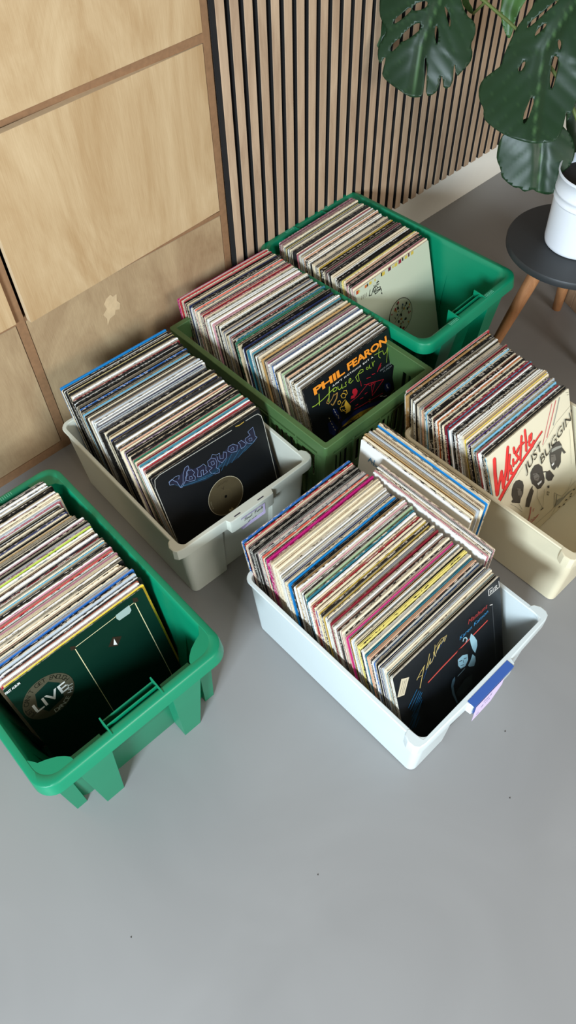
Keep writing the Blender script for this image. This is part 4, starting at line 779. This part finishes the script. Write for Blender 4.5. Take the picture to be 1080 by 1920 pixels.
def stack(key, n, sv, st, v1, t1, su, anchors, where, group, solo, seed, first=True, fd=0, steps=()):
    """records from the front sleeve (index 0) to the back; solo = how many are single objects"""
    r = random.Random(seed); x, y, a = FR[key]
    cols = []
    for i in range(n): cols.append(None)
    vt0 = sv+S*sin(st); vt1 = v1+S*sin(t1)
    names = {}
    for v, c, m_ in anchors:
        i = min(n-1, max(1, round((v-vt0)/(vt1-vt0)*(n-1))))
        for q in range(m_):
            if i+q < n and cols[i+q] is None: cols[i+q] = c; names.setdefault(i, c)
    last = None
    for i in range(n):
        if cols[i] is None:
            c = r.choice(FILL)
            if last in ('cream', 'white', 'ivory') and r.random() < .3: c = 'black'
            cols[i] = c
        last = cols[i]
    un = smooth_noise(r, n, 7, .006); tn = smooth_noise(r, n, 9, .012); used = {}
    cur = None; k = 0
    for i in range(n):
        f = i/(n-1); bend = sin(pi*f)*.0
        vb = sv+(v1-sv)*f; t = st+(t1-st)*f+tn[i]*min(1, i/6)
        u = su+un[i]*min(1, i/4)+r.uniform(-.0012, .0012)
        for (s0, s1, du) in steps:
            if s0 <= f < s1: u += du
        u = max(LIM[key][0], min(LIM[key][1], u))
        pitch = (v1-sv)/(n-1)*cos(t)
        thk = min(pitch*.84, r.uniform(.0019, .0036)); out_ = r.random(); u += (-.005 if out_ < .06 else .006 if out_ > .93 else 0); yaw = r.gauss(0, .0030); u = max(LIM[key][0], min(LIM[key][1], u))
        if i in names and i > 0 and names[i] not in used: cur = names[i]; k = 0; used[cur] = 1; isanc = True
        else: isanc = False; k += 1
        if i == 0 and first: continue
        op = r.random() < .6
        if i < solo:
            A_ = MB(); B_ = MB() if op else None
            sleeve_geo(A_, B_, cols[i], thk, r)
            o = A_.build('record_sleeve', col=True); ca, sa = cos(a), sin(a)
            o.location = (x+u*ca-vb*sa, y+u*sa+vb*ca, .0045 if key in 'ACF' else .0075); o.rotation_euler = (-t, 0, a+yaw+fd*max(0, 1-i/12))
            if B_ is not None and B_.v: B_.build('inner_sleeve', o, col=True)
            nm = C_[cols[i]][1]
            if isanc: lab = f'{nm} record sleeve, the first {C_[cur][1]} one counted from the front {where}'
            elif cur is None: lab = f'{nm} record sleeve, {ORD[min(k,20)]} behind the front cover {where}'
            else: lab = f'{nm} record sleeve, {ORD[min(k,20)]} behind the first {C_[cur][1]} one {where}'
            tag(o, lab, 'record', group)
        else:
            Mx = Matrix.Translation((x, y, .0045 if key in 'ACF' else .0075)) @ Matrix.Rotation(a, 4, 'Z') @ Matrix.Translation((u, vb, 0)) @ Matrix.Rotation(-t, 4, 'X')
            tf = lambda p: tuple(Mx @ Vector(p))
            sleeve_geo(STUFF, STUFF if op else None, cols[i], thk, r, tf)
def front(key, su, sv, st, sd, face, edge, label, group, thk=.0034, name='record_sleeve'):
    x, y, a = FR[key]; ca, sa = cos(a), sin(a); mb = MB()
    slab(mb, S, S, 0, thk, lin(face), lin(edge), .35, r=.004)
    o = mb.build(name, col=True); o.location = (x+su*ca-sv*sa, y+su*sa+sv*ca, .0062); o.rotation_euler = (-st, 0, a+sd)
    return tag(o, label, 'record', group)
def film_sheet(parent, w0, w1, h1, y):
    mb = MB(); nx = 10; nz = 8; vs = []
    for j in range(nz+1):
        for i in range(nx+1):
            x = w0+(w1-w0)*i/nx; z = -.0+h1*j/nz; vs.append((x, y-.0006*abs(sin(x*40+z*23))-(.0015 if i == nx else 0)*sin(z*30)**2, z))
    fs = [(j*(nx+1)+i, j*(nx+1)+i+1, (j+1)*(nx+1)+i+1, (j+1)*(nx+1)+i) for j in range(nz) for i in range(nx)]
    mb.add(vs, fs, 'clear_film'); return mb.build('plastic_cover', parent, smooth=60)

GA, GB, GC, GD, GE, GF = ('records in the off-white tub', 'records in the foreground green crate', 'records in the blue-taped tub', 'records in the olive crate', 'records in the far green crate', 'records in the cream tub')
stack('C', 104, .0085, .2876, .452, .19, .0093, [
  (.112, 'cream', 2), (.122, 'silver', 1), (.131, 'navy', 1), (.142, 'blue', 1), (.150, 'char', 1), (.156, 'peach', 2), (.170, 'white', 1), (.177, 'yel', 2), (.189, 'ivory', 1), (.194, 'sky', 1), (.2035, 'must', 1), (.211, 'mag', 1), (.216, 'orange', 1),
  (.228, 'rose', 1), (.236, 'brown', 1), (.252, 'dred', 1), (.262, 'grey', 1), (.275, 'gold', 1), (.288, 'yellow', 1), (.296, 'purple', 1), (.3045, 'red', 2), (.322, 'teal', 1), (.331, 'sage', 1), (.354, 'tan', 1), (.371, 'azure', 1), (.381, 'navy', 1),
  (.400, 'white', 2), (.408, 'cream', 4), (.424, 'cream', 2), (.436, 'mag', 3), (.443, 'pink', 1), (.456, 'coral', 1), (.472, 'black', 4), (.490, 'mauve', 1), (.499, 'red', 1), (.509, 'blue', 1)], 'in blue-taped tub', GC, 200, 5, steps=((.72, .9, .004), (.35, .55, -.005)))
stack('B', 100, .1039, .2394, .498, .14, .0297, [
  (.182, 'yellow', 1), (.188, 'white', 2), (.197, 'coral', 1), (.205, 'lilac', 1), (.226, 'blue', 1), (.232, 'silver', 1), (.250, 'cream', 3), (.272, 'ivory', 3), (.293, 'red', 1), (.300, 'pink', 1), (.337, 'dred', 1), (.345, 'purple', 1), (.358, 'brown', 1),
  (.366, 'sky', 1), (.374, 'lime', 1), (.381, 'grey', 1), (.398, 'pink', 1), (.425, 'tan', 1), (.440, 'navy', 1), (.476, 'silver', 2), (.484, 'cream', 3), (.497, 'red', 1), (.512, 'black', 3), (.521, 'red', 1), (.550, 'navy', 1)], 'in foreground crate', GB, 200, 9, steps=((.42, .62, .008), (.62, .80, -.004), (.22, .42, .012), (.05, .2, .004)))
stack('A', 96, .0318, .3316, .445, .20, .0257, [
  (.150, 'cream', 2), (.160, 'dred', 1), (.168, 'red', 1), (.180, 'teal', 1), (.192, 'orange', 1), (.207, 'green', 1), (.222, 'pink', 1), (.236, 'lilac', 1), (.252, 'peach', 1), (.293, 'navy', 1), (.301, 'tan', 1), (.330, 'silver', 1), (.350, 'grey', 1), (.372, 'brown', 1), (.395, 'sky', 1),
  (.415, 'blue', 1), (.431, 'black', 3), (.455, 'white', 3), (.480, 'yel', 1), (.508, 'azure', 1)], 'in off-white tub', GA, 62, 23, steps=((.1, .28, .004), (.5, .7, -.006)))
stack('D', 128, .0472, .3194, .565, .16, .0670, [
  (.158, 'coral', 1), (.168, 'white', 2), (.197, 'peach', 2), (.215, 'sage', 2), (.229, 'silver', 1), (.245, 'lilac', 1), (.257, 'blue', 1), (.275, 'mauve', 2), (.329, 'orange', 1), (.345, 'teal', 1), (.380, 'green', 1), (.436, 'navy', 1), (.472, 'pink', 2), (.51, 'rose', 1), (.55, 'coral', 1), (.576, 'navy', 1), (.60, 'sage', 1), (.62, 'mag', 1)],
  'in olive crate', GD, 8, 31, fd=.0337, steps=((.3, 1.1, -.006),))
stack('E', 92, .1532, .3007, .500, .12, .0213, [
  (.262, 'black', 3), (.289, 'peach', 2), (.304, 'green', 1), (.330, 'cream', 2), (.348, 'pink', 1), (.379, 'gold', 1), (.394, 'cream', 3), (.425, 'grey', 2), (.444, 'blue', 1), (.469, 'char', 4), (.501, 'yel', 1), (.515, 'mauve', 5), (.530, 'mauve', 4), (.548, 'dred', 1)],
  'in far green crate', GE, 4, 37)
stack('F', 84, .1480, .4081, .480, .14, .0121, [
  (.274, 'sky', 1), (.280, 'black', 2), (.293, 'red', 1), (.305, 'sage', 1), (.313, 'silver', 1), (.322, 'purple', 1), (.333, 'yellow', 1), (.345, 'white', 2), (.359, 'brown', 1), (.366, 'black', 3), (.378, 'dred', 1), (.395, 'cream', 2), (.412, 'orange', 1), (.430, 'black', 4), (.461, 'peach', 1), (.479, 'rose', 1), (.488, 'white', 3), (.504, 'black', 3), (.523, 'red', 1)],
  'in cream tub', GF, 8, 41, steps=((.45, .75, -.004),))
tag(STUFF.build('record_sleeve_rows', col=True), 'packed rows of further record sleeves behind the single ones in the crates', 'records', kind='stuff')

# rows standing crosswise between the blue-taped tub and the cream tub
def cross(n, u0, du, v0, lean, cols, seed, group, where):
    r = random.Random(seed); x, y, a = FR['C']; ca, sa = cos(a), sin(a); cur = None; k = 0; seen = {}
    vn = smooth_noise(r, n, 5, .005)
    for i in range(n):
        u = u0+du*i; v = v0+vn[i]; c = cols[i % len(cols)]; op = r.random() < .4
        A_ = MB(); B_ = MB() if op else None
        sleeve_geo(A_, B_, c, min(du*.86, .0034), r)
        o = A_.build('record_sleeve', col=True)
        # sleeve faces -u: local x runs towards -v, so turn by a-90 degrees from the far end
        vv = v+S; o.location = (x+u*ca-vv*sa, y+u*sa+vv*ca, .001); o.rotation_euler = (-lean, 0, a-pi/2)
        if B_ is not None and B_.v: B_.build('inner_sleeve', o, col=True)
        tag(o, f'{C_[c][1]} record sleeve, {ORD[i+1]} from the left in {where}', 'record', group)
        if i == 0 and n > 10:
            ar = Art(); 
            for q, st_ in enumerate(([(28, 262), (34, 278), (40, 262)], [(46, 280), (44, 262), (56, 264)], [(60, 276), (66, 262), (74, 280), (80, 262)], [(30, 270), (60, 266), (88, 272)])): ar.line(st_, 2.2, '#3f7fa8')
            ar.build('lettering', o)
cross(8, .3275, .0036, .140, .030, ['white', 'rose', 'white', 'cream', 'white', 'black', 'rose', 'cream'], 3, 'records squeezed beside the blue-taped tub', 'thin crosswise batch beside blue-taped tub')
cross(18, .374, .0042, .222, .035, ['white', 'black', 'cream', 'grey', 'tan', 'cream', 'cream', 'silver', 'black', 'cream', 'brown', 'orange', 'cream', 'sky', 'azure', 'cream', 'black', 'ivory'], 8, 'records standing crosswise beside the cream tub', 'thick crosswise batch beside cream tub')

# ---------------------------------------------------------------- front covers
def draw(ar, key):
    for kind, c, wd, pts in ART[key]:
        if c == 'redw': wd *= 1.7
        if c in ('lime', 'yel2'): wd *= .72
        if c in ('silverb', 'ray2'): wd *= .7
        if kind == 'L': ar.line(pts, wd, INK[c])
        else: ar.poly(pts, INK[c])
o = front('D', .0694, .0472, .3194, .0337, '#0b1114', '#22201e', 'black sleeve with orange capitals and lime script, in the olive crate', GD)
ar = Art(); draw(ar, 'D'); ar.build('cover_artwork', o)
ar = Art(); ar.n = 120; ar.text('PHIL', (29, 286), (139, 285), 19, '#e08a2a', bold=.035, spacing=.95); ar.text('FEARON', (150, 285), (300, 282.5), 19.5, '#e08a2a', bold=.035, spacing=.95)
ar.text("AIN'T NOTHING BUT A", (90, 273), (242, 270.5), 4.6, '#d8d6cc', bold=.02, spacing=1.3)
ar.build('lettering', o); ar = Art(); ar.n = 124; ar.text('MAXI SINGLE', (257, 219), (306, 218), 5, '#8d9090'); ar.text('12 INCH', (268, 210), (300, 209), 5, '#8d9090'); ar.build('lettering', o)
o = front('C', .0093, .0085, .2876, -.0016, '#14181c', '#cfc8b8', 'black sleeve with a raised-arm woman and red bar, in the blue-taped tub', GC)
ar = Art(); draw(ar, 'C'); ar.build('cover_artwork', o)
ar = Art(); ar.n = 130; ar.text('Manhunt', (209, 268), (268, 263), 13, '#a83a38', shear=.2); ar.build('lettering', o); ar = Art(); ar.n = 132; ar.text('Karen Kamon', (181, 246), (270, 246.5), 11, '#3a86b8', shear=.15); ar.build('lettering', o)
film_sheet(o, -.003, .3235, .3185, -.004)
o = front('A', .0257, .0318, .3316, .0089, '#0a0d10', '#4a4640', 'black sleeve with blue arched logo around a brown centre label, in the off-white tub', GA)
ar = Art(); draw(ar, 'A'); ar.build('cover_artwork', o)
ar = Art(); ar.n = 90; ar.disc((155, 158), 51, '#b8ad90'); ar.disc((155, 158), 49.8, '#4d432f'); ar.disc((155, 158), 17, '#5a4d35', r0=16.4)
ar.ring_text('VANGUARD', (155, 158), 36, 112, 62, 6, '#3a3122'); ar.text('V', (150, 178), (160, 178), 8, '#3a3122', bold=.02)
for i in range(4): ar.line([(128, 140-i*5), (180-i*4, 140-i*5)], .7, '#453a28')
ar.poly([(148, 113), (152, 119), (155, 114), (158, 119), (162, 113), (155, 110)], '#b0a078'); ar.disc((154, 157), 3.8, '#050505')
ar.ring_text('STEREO 33 RPM', (155, 158), 43, 165, 195, 2.2, '#a09678'); ar.build('centre_label', o)
o = front('B', .0297, .1039, .2394, 0, '#04261b', '#3a4a40', 'dark green sleeve with thin cream frame and round LIVE badge, in the foreground crate', GB)
ar = Art(); draw(ar, 'B'); ar.build('cover_artwork', o)
ar = Art(); ar.n = 20; ar.disc((58, 227), 53, '#454233'); ar.poly([(30, 222), (40, 255), (72, 262), (88, 240), (80, 200), (42, 192)], '#04231c')
ar.text('LIVE', (23, 210), (97, 211), 25, '#c9ccc6', bold=.012); ar.ring_text("JUST CAN'T GET ENOUGH", (58, 227), 40, 208, 8, 11, '#16170f'); ar.ring_text('DANCE HIT', (58, 227), 50, 262, 352, 11, '#b9bcb4', inside=True); ar.build('round_badge', o)
ar = Art(); ar.n = 60; ar.text('FIRST ALBUM', (-0, 302), (31, 303), 6, '#c9ccc6', bold=.03); ar.build('lettering', o)
o = front('E', .0213, .1532, .3007, 0, '#bfc5ae', '#c9c6b4', 'pale sleeve with coloured squares along its top, at the front of the far green crate', GE)
ar = Art(); draw(ar, 'E'); ar.build('cover_artwork', o)
ar = Art(); ar.n = 60; ar.disc((158, 158), 51, '#1b1c1a'); ar.disc((158, 158), 49.3, '#b3b69c'); q = random.Random(5)
for i in range(46):
    a_, d_ = q.uniform(0, 2*pi), 44*sqrt(q.random()); cx, cy = 158+d_*cos(a_), 158+d_*sin(a_); s_ = q.uniform(1.2, 3.6)
    ar.poly([(cx-s_, cy-s_*1.2), (cx+s_, cy-s_*1.2), (cx+s_, cy+s_*1.2), (cx-s_, cy+s_*1.2)], q.choice(['#1b1c1a', '#1b1c1a', '#8a2f38', '#b88a30', '#26405a', '#6a6a58', '#1b1c1a']))
ar.line([(128, 150), (186, 180)], 1.2, '#1b1c1a'); ar.disc((158, 158), 3, '#1b1c1a'); ar.build('centre_label', o)
o = front('F', .0121, .1480, .4081, 0, '#ddd5bb', '#dcd3bb', 'cream sleeve with red script and three men in grey, in the cream tub', GF)
ar = Art(); 
for kind, c, wd, pts in ART['F']:      # black drop shadow under the red script
    if c == 'redw': ar.line([(a_+1.8, b_-2.0) for a_, b_ in pts], wd*1.65, '#1c1612')
draw(ar, 'F'); ar.build('cover_artwork', o)
ar = Art(); ar.n = 160; ar.text('JUST', (118, 190), (188, 219), 25, '#1b1815', shear=.30, bold=-.004); ar.text("BUGGIN'", (178, 178), (316, 230), 25, '#1b1815', shear=.3, bold=-.004); ar.build('lettering', o)

# ================================================================== STOOL, POT, PLANT
TC = (.818, 1.800)
st = tag(empty('round_stool', (*TC, 0)), 'small round black-topped stool with splayed wooden legs under the potted plant', 'stool')
b = MB(); b.lathe([(.0, .326), (.180, .326), (.1885, .331), (.1895, .345), (.187, .350), (0, .350)], 'stool_paint', 96); b.build('stool_top', st, smooth=40)
for ang in (187, 64, 305):
    a_ = radians(ang); b = MB()
    p0 = Vector((.075*cos(a_), .075*sin(a_), .327)); p1 = Vector((.165*cos(a_), .165*sin(a_), .0))
    b.tube([p0, p0.lerp(p1, .5), p1], [.0215, .0185, .014], 'stool_wood', 20); b.build('leg', st, smooth=50)
pt = tag(empty('plant_pot', (*TC, .350)), 'white enamel pot with two raised rings standing on the black stool', 'pot')
b = MB(); b.lathe([(0, .0005), (.085, .0005), (.0885, .004), (.0885, .010), (.0905, .05), (.0945, .130), (.0970, .132), (.0970, .137), (.0952, .139), (.0958, .150), (.0980, .152), (.0980, .157), (.0964, .159), (.0985, .196), (.1010, .198), (.1010, .203), (.0985, .204), (.096, .17), (.090, .012), (0, .012)], 'pot_enamel', 96); b.build('pot_body', pt, smooth=50)
b = MB(); b.lathe([(0, .180), (.05, .183), (.0965, .178)], 'potting_soil', 48); b.lathe([(.0965, .178), (0, .160)], 'potting_soil', 48); b.build('soil', pt, smooth=60)
plant = tag(empty('monstera_plant', (*TC, .525)), 'large-leaved green plant with holes and slits in its leaves, in the white pot', 'plant')
def inside(p, poly):
    c = False; x, y = p; n = len(poly)
    for i in range(n):
        (x0, y0), (x1, y1) = poly[i], poly[(i+1) % n]
        if (y0 > y) != (y1 > y) and x < (x1-x0)*(y-y0)/(y1-y0)+x0: c = not c
    return c
def chaik(P, k=1):
    for _ in range(k):
        Q = []
        for i in range(len(P)):
            a_, b_ = P[i], P[(i+1) % len(P)]; Q += [(a_[0]*.75+b_[0]*.25, a_[1]*.75+b_[1]*.25), (a_[0]*.25+b_[0]*.75, a_[1]*.25+b_[1]*.75)]
        P = Q
    return P
def leaf(key, mat, curve=.9, fold=.0010):
    D = LEAVES[key]; O, X, Y, n = (Vector(D[q]) for q in ('O', 'X', 'Y', 'n'))
    outl = chaik(D['out']); holes = []
    for h in D['holes']:
        hx = sum(p[0] for p in h)/len(h); hy = sum(p[1] for p in h)/len(h); holes.append(chaik([(hx+(p[0]-hx)*1.15, hy+(p[1]-hy)*1.12) for p in h]))
    mid = D['mid']
    pts = list(outl); edges = [(i, (i+1) % len(outl)) for i in range(len(outl))]
    for h in holes:
        o_ = len(pts); pts += h; edges += [(o_+i, o_+(i+1) % len(h)) for i in range(len(h))]
    xs = [p[0] for p in outl]; ys = [p[1] for p in outl]; g = .007
    y = min(ys)
    while y < max(ys):
        x = min(xs)
        while x < max(xs):
            if inside((x, y), outl) and not any(inside((x, y), h) for h in holes): pts.append((x, y))
            x += g
        y += g
    vv, ee, ff, *_ = delaunay_2d_cdt([Vector(p) for p in pts], edges, [], 0, 1e-5)
    fs = []
    for f in ff:
        c = (sum(vv[i][0] for i in f)/len(f), sum(vv[i][1] for i in f)/len(f))
        if inside(c, outl) and not any(inside(c, h) for h in holes): fs.append(tuple(f))
    # midrib coordinates
    seg = []
    L_ = 0
    for p, q in zip(mid, mid[1:]): l = hypot(q[0]-p[0], q[1]-p[1]); seg.append((p, q, L_, l)); L_ += l
    hs = []; vs = []; veins = []
    wid = max(xs)-min(xs)
    for v in vv:
        best = None
        for p, q, l0, l in seg:
            dx, dy = (q[0]-p[0])/l, (q[1]-p[1])/l; t = (v[0]-p[0])*dx+(v[1]-p[1])*dy; t_ = min(l, max(0, t))
            d = hypot(v[0]-p[0]-dx*t_, v[1]-p[1]-dy*t_); sd = (v[0]-p[0])*dy-(v[1]-p[1])*dx
            if best is None or d < best[0]: best = (d, l0+t, sd)
        d, s, sd = best
        ph = (s-d*.85)/.042                      # side veins run forward from the midrib
        fr_ = ph-math.floor(ph); ridge = abs(fr_-.5)*2      # 1 at vein, 0 between
        hgt = -.006*math.exp(-(d/.012)**2)+fold*(1-ridge**2)*min(1, d/.03)+.005*sin(s*22+sd*14)-curve*d*d
        veins.append(max(.6*math.exp(-(d/.0020)**2), .12*max(0, (ridge-.93)/.07)*min(1, d/.01)))
        vs.append(O+X*v[0]+Y*v[1]+n*hgt)
    mb = MB(); org = Vector((*TC, .525)); mb.add([p-org for p in vs], fs, mat)
    o = mb.build('leaf', plant, smooth=180)
    at = o.data.attributes.new('vein', 'FLOAT', 'POINT'); at.data.foreach_set('value', veins)
    so = o.modifiers.new('thick', 'SOLIDIFY'); so.thickness = .0007; so.offset = -1
    k = Vector(mid[0]+(0,)) if len(mid[0]) == 2 else mid[0]
    return O+X*mid[0][0]+Y*mid[0][1], o
def stem(pts, r0=.005, mat='stem_green', r1=.003):
    b = MB(); org = Vector((*TC, .525)); P = []
    pts = [Vector(p) for p in pts]
    for i in range(len(pts)-1):
        p0 = pts[max(0, i-1)]; p1 = pts[i]; p2 = pts[i+1]; p3 = pts[min(len(pts)-1, i+2)]
        for k in range(6):
            t = k/6; P.append(.5*((2*p1)+(p2-p0)*t+(2*p0-5*p1+4*p2-p3)*t*t+(3*p1-p0-3*p2+p3)*t**3)-org)
    P.append(pts[-1]-org); n = len(P)
    b.tube(P, [r0+(r1-r0)*i/(n-1) for i in range(n)], mat, 10); return b.build('stem', plant, smooth=60)
soil = Vector((TC[0], TC[1], .525))
for i, (key, mat, cv) in enumerate((('L1', 'monstera_leaf', .9), ('L2', 'monstera_leaf', .7), ('L3', 'monstera_leaf', .8), ('L4', 'young_leaf', 1.5), ('L5', 'monstera_leaf', .8), ('L6', 'monstera_leaf', 1.5))):
    bp, o = leaf(key, mat, cv)
    if key == 'L4': o['label'] = 'lighter green young leaf'
    s0 = soil+Vector((.02*cos(i), .02*sin(i), -.005)); top = bp+Vector((.10, .0, .12)) if key != 'L5' else bp+Vector((.02, 0, .06))
    stem([s0, s0.lerp(top, .45)+Vector((.05, 0, .06)), top, bp])
bp, o = leaf('L7', 'young_leaf', 8, .001); o['label'] = 'small curled pale green leaf tip'
stem([Vector((.533, 2.227, .756)), Vector((.562, 2.247, .772)), Vector((.60, 2.26, .80)), Vector((.72, 2.15, .88)), soil+Vector((0, .02, .05)), soil+Vector((0, .02, -.01))], .0035, 'stem_green', .004)

# wooden slatted planter standing on the floor behind the stool, cut by the frame
pl_ = tag(empty('wooden_planter', (1.035, 1.965, 0), (0, 0, .35)), 'wooden slatted box on the floor behind the stool, cut off by right edge', 'planter')
b = MB()
for i in range(5):
    for s_ in (0, 1):
        b.box((-.10+i*.0405, -.10 if s_ == 0 else .088, .0), (-.10+i*.0405+.038, -.088 if s_ == 0 else .10, .20), 'planter_wood')
        b.box((-.10 if s_ == 0 else .088, -.087+i*.0355, .0), (-.088 if s_ == 0 else .10, -.087+i*.0355+.033, .20), 'planter_wood')
b.box((-.087, -.087, .01), (.087, .087, .02), 'planter_wood'); b.build('box_body', pl_, bevel=.0012)

# specks of grit on the floor
for i, (x, y) in enumerate(SPECKS):
    b = MB(); r = random.Random(i); q = [(.0016*cos(a_)*r.uniform(.6, 1.3), .0016*sin(a_)*r.uniform(.6, 1.3)) for a_ in [k*pi/3 for k in range(6)]]
    b.add([(x_, y_, 0) for x_, y_ in q]+[(x_*.6, y_*.6, .0012) for x_, y_ in q], [tuple(range(6, 12))]+[(k, (k+1) % 6, 6+(k+1) % 6, 6+k) for k in range(6)], 'dust_speck')
    o = b.build('grit_speck'); o.location = (x, y, 0.0001)
    tag(o, ['tiny dark speck on the floor right of the blue-taped tub', 'tiny dark speck on the grey floor in the lower left', 'tiny dark speck on the floor left of the stool leg', 'tiny dark speck on the open floor below the blue-taped tub', 'lower dark speck on the floor right of the blue-taped tub'][i], 'speck')
